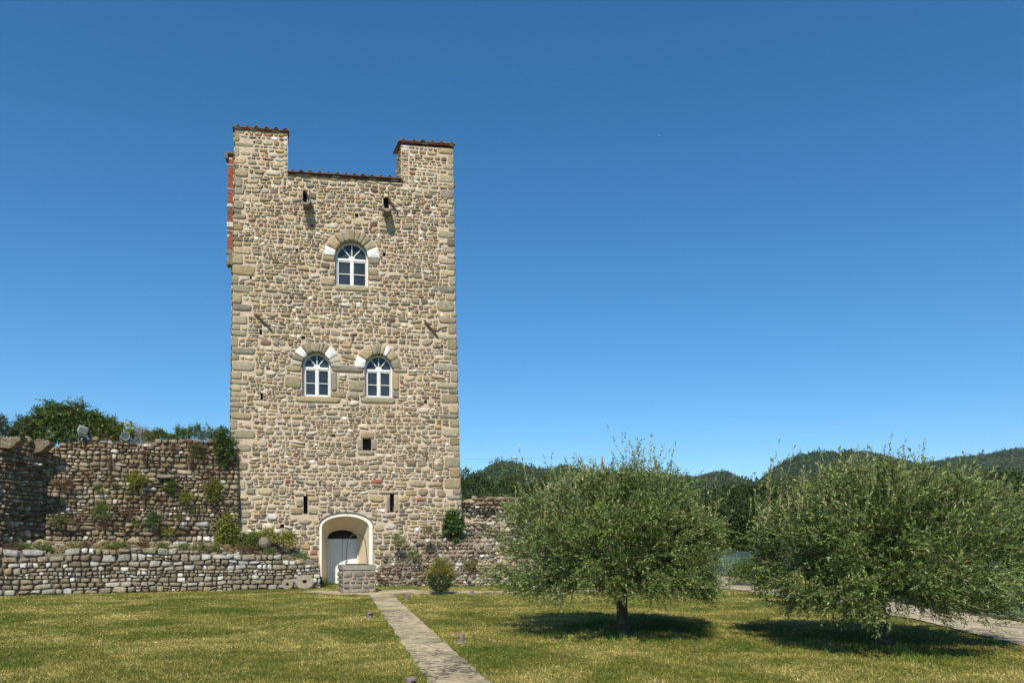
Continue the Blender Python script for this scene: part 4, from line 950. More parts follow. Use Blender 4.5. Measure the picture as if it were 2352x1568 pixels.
# big bush sprawling over the rampart top
UPW = up
def bush_over(name, label, cols, Y, dep, n, seed, cf, ls=.35, k=9, lsz=.10, lw=.05, group=None, cat='bush', up=.5, stem=(.006, (.09, .07, .04))):
    """bush whose outline runs through photo points (x, ytop, ybottom)"""
    g = np.random.default_rng(seed); xs = [q[0] for q in cols]; x = g.uniform(xs[0], xs[-1], n)
    yt = np.interp(x, xs, [q[1] for q in cols]); yb = np.interp(x, xs, [q[2] for q in cols]); am = min(16, .3 * np.max(yb - yt)); yt = yt + am * np.array([nz(a * .16, seed) + .8 * nz(a * .5, seed + 3) for a in x]); f = g.random(n) ** .75
    y = yb + (yt - yb) * f
    if Y is not None: Yv = Y + g.uniform(-1, 1, n) * dep * (1 - .5 * f)
    else:
        uu = np.clip([UPW.u_at(a) for a in x], .2, UPW.len); Y = UPW.a[1] + uu * UPW.t[1] + .12; Yv = Y + g.uniform(-.25, 1, n) * dep * (1 - .5 * f)
    B = np.stack([(x - CX) / FPX * Y, Yv, EYE + (HZ - y) / FPX * Y], 1); G = nrm(g.normal(0, .5, (n, 3)) + np.array([0, -.15, up]))
    mb = MB(); sprigs(mb, B - G * ls * .5, G, ls * g.uniform(.5, 1.3, n), k, lsz, lw, cf, g, .9, .15, stem)
    o0 = B.mean(0); o0[2] = B[:, 2].min(); return tag(mb.build(name, M_LEAF, None, o0), label, cat, group)
bush_over('wall_bush', 'large dark green bush sprawling over the corner of the rampart top', [(25, 998, 1008), (45, 975, 1010), (65, 955, 1012), (90, 940, 1014), (108, 926, 1016), (130, 932, 1018), (150, 926, 1018), (158, 936, 1016), (168, 920, 1014), (184, 928, 1008), (192, 945, 1004), (205, 943, 1000), (222, 955, 1000), (240, 958, 1002), (255, 972, 1004), (272, 985, 1008)], None, .8, 1500, 5, pal_leaf((.06, .10, .018), (.09, .145, .026), (.045, .08, .014), (.15, .20, .04)), .45, 11, .115, .05)
bush_over('wall_bush', 'feathery blue green sapling at the left end of the big rampart bush', [(30, 985, 1005), (38, 962, 1005), (52, 955, 1000), (64, 965, 998)], 26.2, .3, 110, 6, pal_leaf((.09, .14, .06), (.07, .12, .05)), .4, 16, .05, .016)
bush_over('wall_bush', 'tall dark bush cut off by the left edge, above the corner wall', [(-60, 930, 1003), (-20, 940, 1003), (2, 952, 1003), (14, 975, 1003), (19, 996, 1004)], 25.6, .6, 420, 7, pal_leaf((.045, .08, .025), (.06, .10, .03)), .32, 11, .07, .03)
bush_over('wall_grass', 'patch of straw coloured dry grass beside the round floodlight on the rampart', [(214, 1000, 1012), (226, 980, 1020), (240, 984, 1022), (258, 990, 1024), (290, 1000, 1026)], None, .3, 460, 8, STRAW, .3, 8, .16, .012, 'plants on the rampart top', 'grass tuft', 1.5)
bush_over('wall_grass', 'thin seeding dry grass right of the round floodlight on the rampart', [(284, 1004, 1026), (300, 992, 1026), (312, 980, 1024), (328, 985, 1022), (355, 998, 1016)], None, .3, 300, 9, STRAW, .4, 8, .16, .010, 'plants on the rampart top', 'grass tuft', 2.0)
bush_over('wall_shrub', 'pale broad leaved fig sprout growing just behind the round floodlight', [(272, 988, 1000), (280, 962, 1004), (288, 958, 1004), (300, 972, 1004), (306, 978, 1000)], None, .12, 26, 10, pal_leaf((.26, .30, .06), (.16, .22, .04)), .25, 5, .16, .10, 'plants on the rampart top', 'shrub')
bush_over('wall_herbs', 'low green herbs along the middle of the rampart top', [(335, 998, 1008), (350, 990, 1008), (366, 985, 1007), (378, 996, 1006), (395, 1000, 1006)], None, .35, 260, 11, MID, .26, 8, .08, .028, 'plants on the rampart top', 'herbs', .9)
bush_over('wall_herbs', 'taller green herbs with upright stalks on the rampart near the tower', [(395, 1000, 1006), (405, 985, 1006), (425, 984, 1007), (440, 980, 1007), (452, 974, 1007), (470, 990, 1008), (478, 970, 1008), (482, 992, 1009), (505, 990, 1010), (520, 985, 1012)], None, .35, 480, 12, MID, .28, 8, .08, .03, 'plants on the rampart top', 'herbs', .9)
def on_up(x, y, d=.1): return up.P(x, y, d)
G1 = 'plants rooted in the rampart face'
def wallplant(label, x0, x1, y0, y1, cf, seed, n=60, lsz=.07, lw=.03, ls=.22, drop=0.0, d=.12, name='wall_plant', run=up, cat='wall plant', group=G1):
    c = run.P((x0 + x1) / 2, (y0 + y1) / 2, d); s_ = c[1] / FPX
    return clump(name, label, cat, group, c, ((x1 - x0) / 2 * s_ * .85, .16, (y1 - y0) / 2 * s_ * .85), n, ls, 8, lsz, lw, cf, seed, .35, .25, front=True, drop=drop)
wallplant('curtain of dark green ivy hanging where the rampart top meets the tower', 500, 532, 982, 1066, DK, 21, 420, .08, .05, .22, .5, .2, 'ivy', cat='ivy', group=None)
wallplant('brownish bushy tuft just left of the ivy curtain under the rampart top', 436, 476, 1017, 1056, pal_leaf((.11, .10, .03), (.07, .08, .02)), 22, 130, .06, .022)
wallplant('yellow and green leaved shrub growing from the middle of the rampart face', 297, 342, 1084, 1124, YEL, 23, 170)
wallplant('dark green plant below the stone lintel in the rampart face', 384, 414, 1103, 1137, DK, 24, 100)
wallplant('yellow green bush on the rampart face close to the tower', 472, 513, 1103, 1156, pal_leaf((.16, .17, .03), (.09, .11, .025), (.24, .2, .04)), 25, 230)
wallplant('small bright yellow plant between the lintel and the tower', 414, 446, 1136, 1152, YEL, 26, 60)
wallplant('grassy green tuft low in the middle of the rampart face', 224, 266, 1157, 1190, MID, 27, 100, .10, .014)
wallplant('blue green weed low on the rampart under the dark lintel plant', 345, 374, 1178, 1212, pal_leaf((.06, .11, .04), (.08, .13, .04)), 28, 110)
wallplant('tiny yellow green weed near the foot of the rampart face', 377, 402, 1216, 1232, YEL, 29, 45)
wallplant('small green plant in the shaded corner of the rampart', 80, 104, 1070, 1092, MID, 30, 70)
wallplant('reddish dry tuft on the rampart face right of the shaded corner', 134, 175, 1106, 1124, RED, 31, 110, .06, .02)
wallplant('reddish dry tuft high on the rampart face', 330, 345, 1040, 1056, RED, 32, 50, .06, .02)
wallplant('short grass growing on the ledge at the foot of the rampart', 130, 165, 1185, 1205, MID, 33, 60, .10, .014)
for i, (x, y, w_, h_, cf) in enumerate([(400, 1032, 20, 9, RED), (260, 1060, 14, 8, RED), (205, 1090, 16, 8, RED), (150, 1150, 18, 8, MID), (300, 1178, 26, 10, RED), (420, 1190, 22, 10, MID), (452, 1172, 20, 9, MID), (480, 1085, 14, 12, RED), (180, 1195, 16, 8, RED), (250, 1205, 24, 8, RED), (320, 1205, 16, 8, MID), (440, 1060, 12, 8, RED), (370, 1145, 14, 8, RED), (235, 1125, 14, 8, MID), (340, 1150, 12, 8, RED), (265, 1110, 10, 8, RED)]):
    o = wallplant('small reddish or green tuft sprouting between the dark rampart stones', x - w_ / 2, x + w_ / 2, y - h_, y + h_, cf, 300 + i, 36, .05, .018, .16, name='wall_tuft', group='small tufts on the rampart face')
c = tw([fac(535, 1225)[0]], [fac(535, 1225)[1]], [.6])[0]; s_ = c[1] / FPX
clump('ivy', 'yellow green ivy cascading down the tower corner onto the rubble bank', 'ivy', None, c, (24 * s_, .3, 46 * s_), 520, .22, 8, .075, .05, pal_leaf((.16, .19, .03), (.10, .14, .025), (.24, .22, .03)), 41, .2, .3, front=True, drop=.5)
for i, (x, y, w_, h_, cf, lb) in enumerate([(588, 1246, 22, 18, MID, 'green shrubby growth on the rubble bank left of the round stone ball'), (618, 1232, 30, 12, YEL, 'yellow green growth above the round stone ball'), (665, 1240, 20, 16, YEL, 'yellow leaved shrub on the rubble bank near the doorway'), (560, 1262, 16, 14, pal_leaf((.22, .18, .04), (.12, .14, .03)), 'ochre trailing plant at the lower end of the corner ivy')]):
    c = tw([fac(x, y)[0]], [fac(x, y)[1]], [.75])[0]; s_ = c[1] / FPX
    clump('bank_plant', lb, 'shrub', 'plants on the rubble bank', c, (w_ * s_, .3, h_ * s_), 170, .2, 8, .07, .035, cf, 50 + i, .5, .2)
c = tw([fac(1041, 1205)[0]], [fac(1041, 1205)[1]], [.22])[0]; s_ = c[1] / FPX
clump('ivy', 'green climber clinging to the lower right corner of the tower', 'ivy', None, c, (20 * s_, .25, 32 * s_), 330, .2, 8, .09, .07, pal_leaf((.06, .11, .025), (.08, .14, .03)), 61, .4, .2, front=True)
for i, (x, y, w_, h_, cf, lb) in enumerate([(915, 1240, 18, 10, MID, 'green tuft at the left end of the rubble heap'), (985, 1222, 18, 10, pal_leaf((.2, .17, .06), (.1, .12, .03)), 'brownish tuft on top of the rubble heap'), (950, 1275, 14, 10, MID, 'small green weed in the middle of the rubble heap'), (1075, 1300, 16, 14, pal_leaf((.22, .2, .06), (.12, .13, .03)), 'pale weed on the rubble heap right of the round shrub')]):
    c = tw([fac(x, y)[0]], [fac(x, y)[1]], [.9])[0]; s_ = c[1] / FPX
    clump('heap_plant', lb, 'weed', 'plants on the rubble heap', c, (w_ * s_, .25, h_ * s_), 90, .16, 7, .06, .025, cf, 70 + i, .6, .1)
# grass tufts along the ledge of the footing wall and its foot
for i in range(16):
    x = 20 + i * 44 + rnd.uniform(-15, 15); u = ft.u_at(x); c = ft.fn([u], [top_ft(u) + .05], [-.2])[0]; s_ = c[1] / FPX
    clump('ledge_tuft', 'grassy weed tuft along the ledge above the low coursed wall', 'weed', 'weed tufts on the footing ledge', c, (rnd.uniform(8, 18) * s_, .15, rnd.uniform(5, 9) * s_), 75, .2, 7, .09, .014, rnd.choice([MID, MID, YEL, RED]), 400 + i, .8, .1)
for i, (x, y) in enumerate([(700, 1347), (722, 1345), (742, 1346), (870, 1338), (895, 1341), (920, 1340), (950, 1338), (985, 1337), (1065, 1334), (1110, 1333), (560, 1352), (640, 1350), (590, 1351)]):
    c = gp(x, y); c[2] = .05; s_ = c[1] / FPX
    clump('foot_weed', 'green weeds growing at the foot of the old walls', 'weed', 'weeds at the wall foot', c, (12 * s_, .15, 6 * s_), 80, .2, 7, .10, .014, MID, 430 + i, .9, .1)

# round shrub on the lawn edge
b = gp(1012, 1364); sh_ = thing('shrub', b, 'small upright shrub with yellow tipped top standing in the grass right of the well', 'shrub'); g = np.random.default_rng(91); mb = MB(); s_ = b[1] / FPX
n = 900; z_ = g.random(n) ** .8; ph = g.random(n) * 6.283; rr = np.interp(z_, [0, .15, .45, .75, 1], [.08, .22, .33, .30, .10]) * (1 - .4 * g.random(n) ** 2) * np.array([1 + .45 * nz(math.cos(a) * 1.8, math.sin(a) * 1.8, c * 4) for a, c in zip(ph, z_)])
B = b + np.stack([np.cos(ph) * rr, np.sin(ph) * rr, .06 + z_ * .95 * (1 + .12 * np.sin(ph * 3))], 1); Gd = nrm(np.stack([np.cos(ph), np.sin(ph), .3 + z_], 1) + g.normal(0, .3, (n, 3)))
topc = z_ > .55
sprigs(mb, B[~topc], Gd[~topc], np.full((~topc).sum(), .16), 8, .06, .022, pal_leaf((.07, .12, .02), (.10, .15, .03), (.05, .09, .016)), g, .8, .1, (.004, (.1, .07, .04))); sprigs(mb, B[topc], Gd[topc], np.full(topc.sum(), .15), 8, .06, .022, pal_leaf((.24, .24, .04), (.32, .22, .05), (.15, .18, .03)), g, .8, .1, (.004, (.1, .07, .04)))
mb.build('foliage', M_LEAF, sh_, b); mb = MB()
for i in range(7): a = i * .9; mb.tube([b + np.array([.04 * math.cos(a), .04 * math.sin(a), -.03]), b + np.array([.12 * math.cos(a), .12 * math.sin(a), .6])], .012, (1, 1, 1), 5)
mb.build('stems', M_BARK, sh_, b)
c = gp(1712, 1345); clump('shrub', 'low bright green shrub leaning on the fence beside the cobbled path', 'shrub', None, c + np.array([.25, .4, .45]), (.75, .7, .55), 520, .25, 9, .10, .032, MID, 95, .6, .15, base=c + np.array([.25, .4, 0]))

# ------------------------------------------------------------------ well, millstones, lamps, floodlights
wb = gp(812, 1361); wl = thing('well', wb, 'square stone well with slab rim and thin rusty iron hoop in front of the doorway', 'well')
WY = R(21); wc = wb + np.array([-.01, .55, 0]); hs = .535; WH = .93
rot = lambda V: np.stack([V[:, 0] * math.cos(WY) - V[:, 1] * math.sin(WY), V[:, 0] * math.sin(WY) + V[:, 1] * math.cos(WY), V[:, 2]], 1) + wc
ws = MB(); wm = MB()
for k in range(4):
    a = k * math.pi / 2
    def sf(u, z, d, a=a):
        u, z, d = np.broadcast_arrays(np.asarray(u, float), np.asarray(z, float), np.asarray(d, float))
        x, y = u, -(hs + d); return rot(np.stack([x * math.cos(a) - y * math.sin(a), x * math.sin(a) + y * math.cos(a), z], 1))
    rubble(ws, 0, .74, lambda z: .15, lambda p_, q_: (-hs, hs), [], sf, [(3, (.27, .235, .19), .25), (2, (.22, .185, .145), .25), (1, (.34, .29, .22), .2), (.4, (.23, .16, .125), .2)], (.025, .055), .03, (1.2, 2.6), .02, .12, 81 + k, (3.2, 6), None, .6, .08)
    sheet(wm, -.02, .78, .4, lambda p_, q_: (-hs, hs), [], sf, (.40, .32, .25))
ws.build('masonry', M_TOWER, wl, wb, True); wm.build('mortar_bed', M_MORTAR, wl, wb)
rm = MB(); o_, i_ = hs + .03, .34
for x0, x1, y0, y1 in ((-o_, o_ - .18, -o_, -i_), (o_ - .17, o_, -o_, o_), (-o_, o_ - .18, i_, o_), (-o_, -i_, -i_ + .006, i_ - .006)):
    rm.box((x0, y0, .78), (x1, y1, WH), np.array((.30, .275, .23)) * rnd.uniform(.85, 1.15), rot)
rm.build('rim_slab', M_TOWER, wl, wb)
ld = MB(); ld.box((-i_ + .01, -i_ + .01, .90), (i_ - .01, i_ - .01, WH + .03), (1, 1, 1), rot); ld.build('lid', M_IRON, wl, wb)
hp = MB(); pts = []
for i in range(25):
    q = i / 24
    if q < .3: f = q / .3; p_ = (-.37 + .05 * f, WH + .66 * f)
    elif q > .7: f = (q - .7) / .3; p_ = (.32 + .05 * f, WH + .66 * (1 - f))
    else: a = math.pi * (1 - (q - .3) / .4); p_ = (.32 * math.cos(a), WH + .66 + .40 * math.sin(a))
    pts.append((p_[0], 0, p_[1]))
hp.tube(rot(np.array(pts)), .014, (1, 1, 1), 8); hp.tube(rot(np.array([(0, 0, WH + 1.06), (0.02, 0, WH + .98), (-.01, 0, WH + .95)])), .010, (1, 1, 1), 6); hp.tube(rot(np.array([(-.36, -.03, WH + .09), (-.30, .03, WH + .12)])), .02, (1, 1, 1), 6)
hp.build('iron_hoop', M_IRON, wl, wb, True)

def millstone(x, y, r_, hole, th, tilt, yaw, label):
    b = gp(x, y); o = thing('millstone', b, label, 'millstone', 'old millstones by the doorway'); mb = MB()
    prof = [(hole, -th / 2), (r_ * .96, -th / 2), (r_, -th * .3), (r_, th * .3), (r_ * .96, th / 2), (hole, th / 2), (hole, -th / 2)]
    ca, sa = math.cos(tilt), math.sin(tilt); cy, sy = math.cos(yaw), math.sin(yaw)
    def M_(V):
        k = 1 + np.array([.03 * nz(q[0] * 5, q[1] * 5, q[2] * 5 + x) for q in V]); X, Y_, Z_ = V[:, 0] * k, V[:, 2], V[:, 1] * k
        Y2, Z2 = Y_ * ca + Z_ * sa, -Y_ * sa + Z_ * ca; return np.stack([X * cy - Y2 * sy, X * sy + Y2 * cy, Z2 + r_ * ca - .03], 1) + b
    mb.lathe(prof, (.27, .23, .17), 32, M_); mb.build('stone_ring', M_TOWER, o, b)
millstone(660.5, 1352, .20, .055, .14, R(18), R(10), 'smaller round millstone with a hole, left of the big one')
millstone(700, 1351.5, .34, .085, .16, R(42), R(12), 'larger millstone leaning back by the doorway')
c = tw([fac(618, 1247)[0]], [fac(618, 1247)[1]], [1.0])[0]; mb = MB(); mb.lathe([(.24 * math.sin(math.pi * i / 12), -.24 * math.cos(math.pi * i / 12)) for i in range(13)], (.22, .185, .13), 20, lambda V: V + c); tag(mb.build('stone_ball', M_RUIN, None, c - np.array([0, 0, .24]), True), 'round dark stone ball resting on the rubble bank under yellow plants', 'stone ball')

def path_light(x, y, face, label):
    b = gp(x, y); o = thing('path_light', b, label, 'path light', 'brown garden lights along the path'); r_ = .066; H_ = .15
    T = lambda V: V + b
    mb = MB(); mb.lathe([(r_, -.02), (r_, .062), (r_ * .9, .064), (0, .064)], (1, 1, 1), 24, T); mb.lathe([(r_, .062), (r_, .117)], (1, 1, 1), 18, T, face + R(65), face + R(295)); mb.lathe([(r_ * .8, .062), (r_ * .8, .117)], (1, 1, 1), 18, T, face + R(65), face + R(295))
    for s in (65, 295):
        a = face + R(s); V = np.array([(r_ * .8 * math.cos(a), r_ * .8 * math.sin(a), .062), (r_ * math.cos(a), r_ * math.sin(a), .062), (r_ * math.cos(a), r_ * math.sin(a), .117), (r_ * .8 * math.cos(a), r_ * .8 * math.sin(a), .117)]); mb.add(T(V), np.array([(0, 1, 2, 3)]))
    mb.build('body', M_LIGHT, o, b)
    mb = MB(); mb.lathe([(0, .117), (r_ * 1.01, .117), (r_ * 1.01, .142), (r_ * .9, .15), (0, .152)], (1, 1, 1), 24, T); mb.build('cap', M_LIGHT, o, b, False)
    mb = MB(); mb.lathe([(.030, .064), (.030, .117)], (1, 1, 1), 14, T); mb.build('lamp_glass', M_LENS, o, b)
    mb = MB(); mb.lathe([(.095, -.01), (.09, .010), (.067, .014)], (1, 1, 1), 14, lambda V: V * np.array([1, 1, 1]) + b); mb.build('concrete_base', M_CONC, o, b)
path_light(1058, 1476, R(195), 'brown path light with its window turned left, right of the path in the foreground')
path_light(850, 1420, R(-35), 'brown path light alone on the lawn left of the flagstone path')
path_light(934, 1377.5, R(195), 'brown path light nearest the well, right of the path')
path_light(1083, 1364.5, R(180), 'small path light beside the cross path right of the shrub')
path_light(1380, 1358.5, R(180), 'tiny path light half hidden behind the left olive tree')
path_light(945, 1584, R(-20), 'brown path light cut off by the bottom edge beside the path')

# floodlights on the rampart
c = atY(288, 1001, 26.85); fo = thing('floodlight', c - np.array([0, 0, .15]), 'round grey floodlight with a glass face on the rampart top', 'floodlight'); og = np.array(fo.location)
ax = nrm(np.array([.45, -.86, -.22])); sx = nrm(np.cross(ax, [0, 0, 1])); sy = np.cross(sx, ax)
Mf = lambda V: c + V[:, 0:1] * sx + V[:, 1:2] * sy + V[:, 2:3] * ax
mb = MB(); mb.lathe([(0, -.26), (.07, -.25), (.11, -.17), (.135, 0), (.15, .02), (.15, .06), (.13, .06), (.125, .04)], (1, 1, 1), 28, Mf); mb.build('housing', M_GREYMETAL, fo, og, True)
mb = MB(); mb.lathe([(0, .042), (.128, .040)], (1, 1, 1), 28, Mf); mb.build('lens', M_LENS, fo, og)
mb = MB(); mb.tube([c - sx * .17, c - sx * .17 - sy * .19, c + sx * .17 - sy * .19, c + sx * .17], .015, (1, 1, 1), 6); mb.build('bracket', M_GREYMETAL, fo, og)
c = atY(190, 987, 26.3); fo = thing('floodlight', c - np.array([0, 0, .15]), 'square grey floodlight tilted over in the foliage of the rampart bush', 'floodlight'); og = np.array(fo.location)
ax = nrm(np.array([.55, -.6, -.45])); sx = nrm(np.cross(ax, [0.25, 0.1, 1])); sy = np.cross(sx, ax); Mf2 = lambda V: c + V[:, 0:1] * sx + V[:, 1:2] * sy + V[:, 2:3] * ax
mb = MB(); mb.box((-.13, -.11, -.11), (.13, .11, .05), (1, 1, 1), Mf2); mb.box((-.145, -.125, .05), (.145, .125, .08), (1, 1, 1), Mf2); mb.build('housing', M_GREYMETAL, fo, og)
mb = MB(); mb.box((-.125, -.105, .081), (.125, .105, .085), (1, 1, 1), Mf2); mb.build('lens', simple('frosted_glass', (.45, .47, .48), .3, .05, 5, 0), fo, og)
mb = MB(); mb.tube([c - sx * .15, c - sx * .15 - np.array([0, 0, .2]), c + sx * .15 - np.array([0, 0, .2]), c + sx * .15], .014, (1, 1, 1), 6); mb.build('bracket', M_GREYMETAL, fo, og)

# ------------------------------------------------------------------ railing along the terrace edge
fe = thing('railing', (10.95, 28, 0), 'grey green metal railing with close upright bars along the cobbled path', 'fence'); og = np.array((10.95, 28, 0)); y_ = 4.0; FX = 10.95
while y_ < 46:
    mb = MB(); mb.box((FX - .03, y_ - .03, -.05), (FX + .03, y_ + .03, 1.3), (1, 1, 1)); mb.build('post', M_FENCE, fe, og)
    mb = MB(); 
    for k in range(1, 17): yy = y_ + k * 2.0 / 17; mb.box((FX - .014, yy - .014, .10), (FX + .014, yy + .014, 1.22), (1, 1, 1))
    mb.box((FX - .02, y_ + .03, .10), (FX + .02, y_ + 1.97, .14), (1, 1, 1)); mb.build('bar_panel', M_FENCE, fe, og)
    y_ += 2.0
mb = MB(); mb.box((FX - .03, 3.9, 1.225), (FX + .03, 46.1, 1.27), (1, 1, 1)); mb.build('top_rail', M_FENCE, fe, og)
mb = MB(); mb.box((FX - .15, 3.5, -.1), (FX + .15, 46.3, .085), (1, 1, 1)); mb.build('kerb', M_CONC, fe, og)

# ------------------------------------------------------------------ woods and hills
def crown_mesh(n, rad, lump, size, cf, seed, conifer=False):
    g = np.random.default_rng(seed); q = nrm(g.normal(0, 1, (n, 3))); q[:, 2] = np.where(q[:, 2] < -.35, -q[:, 2], q[:, 2])
    f = np.array([1 + lump * nz(a[0] * 2.2 + seed, a[1] * 2.2, a[2] * 2.2) + lump * .6 * nz(a[0] * 5, a[1] * 5 + seed, a[2] * 5) for a in q])[:, None]
    P = q * np.array(rad) * f * (1 - .28 * g.random((n, 1)) ** 1.6); D = nrm(q + g.normal(0, .6, (n, 3)) + np.array([0, 0, .15]))
    C = cf(g, np.arange(n) // 14, n); mb = MB(); leaves(mb, P, D, size * g.uniform(.6, 1.4, n), size * .62 * g.uniform(.6, 1.4, n), C, g, .35); return mb
WG = pal_leaf((.042, .07, .018), (.055, .085, .022), (.034, .058, .017)); WG2 = pal_leaf((.055, .085, .028), (.07, .10, .035)); WG3 = pal_leaf((.065, .07, .018), (.05, .06, .016))
protos = []
for i, (rad, cf) in enumerate((((3.6, 3.4, 3.7), WG), ((3.2, 3.0, 2.7), WG2), ((2.9, 2.8, 3.8), WG), ((3.8, 3.5, 3.2), WG3))):
    protos.append((crown_mesh(9000, rad, .6, .26, cf, 200 + i), rad))
made = {}
def wood_tree(x, ytop, Y, kindi, label, sc=1.0, zr=0.0):
    ztop = EYE + (HZ - ytop) / FPX * Y; rad = protos[kindi][1]; b = atY(x, HZ, Y); b[2] = 0
    o = thing('woodland_tree', b, label, 'tree', 'trees in the wood beyond the walls'); zc_ = max(ztop - rad[2] * sc * 1.33, rad[2] * sc * .7)
    if kindi not in made:
        c = protos[kindi][0].build('crown', M_WOOD, o); t_ = MB(); t_.tube([(0, 0, -.1), (.1, 0, 1.5), (0, .1, 4)], [.3, .22, .15], (1, 1, 1), 8); t = t_.build('trunk', M_BARK, o); made[kindi] = (c, t)
    else:
        c0, t0 = made[kindi]; c = c0.copy(); col.objects.link(c); c.parent = o; t = t0.copy(); col.objects.link(t); t.parent = o
    c.location = (0, 0, zc_); c.scale = (sc, sc, sc); c.rotation_euler = (0, 0, zr); t.scale = (1, 1, max(.3, zc_ / 4))
TREES = [(1062, 1072, 70, 3, 'yellowish tree rising just beside the right edge of the tower', .75), (1092, 1088, 62, 0, 'dark tree behind the ruined wall, second from the tower', .9), (1122, 1079, 64, 2, 'dark crowned tree with the tallest crown behind the ruined wall', 1.0), (1160, 1086, 66, 0, 'dark rounded tree behind the middle of the ruined wall', 1.0),
         (1098, 1112, 48, 1, 'paler green low tree just above the ruined wall', .75), (1135, 1122, 46, 1, 'paler green bushy tree right of another pale one above the ruined wall', .6), (1205, 1085, 66, 3, 'olive brown tree left of the first olive crown', 1.0), (1245, 1083, 68, 2, 'dark tree partly behind the upper left of the olive tree', 1.0), (1185, 1105, 52, 0, 'dark tree low behind the ruined wall next to the olive tree', .8),
         (1300, 1090, 72, 0, 'dark tree behind the masonry stub', 1.1), (1370, 1090, 75, 3, 'brownish wood tree behind the middle of the left olive tree', 1.1), (1440, 1092, 72, 2, 'dark wood tree behind the trunk line of the left olive tree', 1.1), (1520, 1100, 70, 0, 'dark wood tree behind the right half of the left olive tree', 1.1), (1590, 1112, 68, 2, 'dark wood tree behind the right shoulder of the left olive tree', 1.0),
         (1650, 1118, 66, 0, 'dark tree seen in the gap between the two olive trees', 1.0), (1700, 1128, 60, 2, 'second dark tree seen in the gap between the two olive trees', .9), (1672, 1185, 48, 1, 'pale bush-like tree low in the gap above the railing', .8), (1740, 1140, 58, 0, 'dark tree behind the left edge of the right olive tree', 1.0), (1720, 1200, 44, 2, 'dark low tree just above the railing', .6), (1640, 1195, 45, 0, 'dark low tree at the far end of the railing', .65),
         (1810, 1130, 64, 3, 'brownish wood tree behind the right olive tree crown', 1.1), (1900, 1130, 64, 0, 'dark wood tree behind the top of the right olive tree', 1.1), (2000, 1130, 62, 2, 'dark tree behind the middle of the right olive tree', 1.1), (2100, 1130, 60, 0, 'dark tree behind the right side of the right olive tree', 1.1), (2200, 1140, 58, 2, 'dark tree behind the right shoulder of the right olive tree', 1.0), (2290, 1150, 52, 0, 'dark tree at the right edge above the railing', 1.0), (2345, 1165, 46, 2, 'dark tree cut off by the right edge beyond the railing', .9), (2360, 1225, 36, 1, 'pale green bush cut off by the right edge above the railing', .5)]
for i, (x, yt, Y, ki, lb, sc) in enumerate(TREES): wood_tree(x, yt, Y, ki, lb, sc, i * 1.7)

# hills: ridge lines through photo points at their own distances
RIDGES = [(420, [(900, 1120), (1000, 1110), (1060, 1098), (1100, 1080), (1130, 1062), (1150, 1054), (1172, 1052), (1195, 1058), (1225, 1068), (1260, 1072), (1300, 1078), (1400, 1095), (1500, 1110)], 150),
          (620, [(1180, 1095), (1270, 1075), (1290, 1064), (1310, 1066), (1340, 1074), (1400, 1080), (1480, 1080), (1560, 1088), (1595, 1090), (1620, 1084), (1645, 1080), (1665, 1080), (1690, 1090), (1715, 1100), (1760, 1108), (1850, 1110), (2000, 1115)], 200),
          (520, [(1640, 1160), (1720, 1120), (1760, 1098), (1800, 1062), (1838, 1040), (1870, 1034), (1920, 1032), (1985, 1034), (2030, 1042), (2075, 1054), (2115, 1062), (2180, 1075), (2260, 1090), (2400, 1110)], 190),
          (640, [(1900, 1110), (2000, 1085), (2080, 1066), (2130, 1058), (2200, 1046), (2250, 1041), (2300, 1034), (2352, 1026), (2450, 1015), (2600, 1000), (2750, 1010)], 220)]
hm = MB(); M_HILL = simple('hill_soil', (.035, .05, .02), .95, .4, .05, 0); HT = []
for D_, rp, w_ in RIDGES:
    xs = np.linspace(rp[0][0], rp[-1][0], 70); ys = np.interp(xs, [q[0] for q in rp], [q[1] for q in rp])
    X = (xs - CX) / FPX * D_; Zr = EYE + (HZ - ys) / FPX * D_ - (5.4 if D_ < 500 else 4.2); ts = np.linspace(-1, 1, 25)
    V = []
    for t_ in ts:
        prof = max(0, 1 - abs(t_)) ** .9 if t_ < 0 else (1 - t_ * t_)
        for a, b in zip(X, Zr): V.append((a + w_ * t_ * .1, D_ + w_ * t_, b * prof + 3.0 * nz(a * .03, t_ * 4, D_) * min(1, prof * 4) * (1 if t_ < -.05 else .3) - (1.0 if prof < .02 else 0)))
    hm.add(V, np.array([(i * 70 + j, i * 70 + j + 1, (i + 1) * 70 + j + 1, (i + 1) * 70 + j) for i in range(24) for j in range(69)])); HT.append((np.array(V).reshape(25, 70, 3), D_))
kind(hm.build('hills', M_HILL, None, (0, 500, 0), True), 'structure')
fm = MB(); g = np.random.default_rng(77)
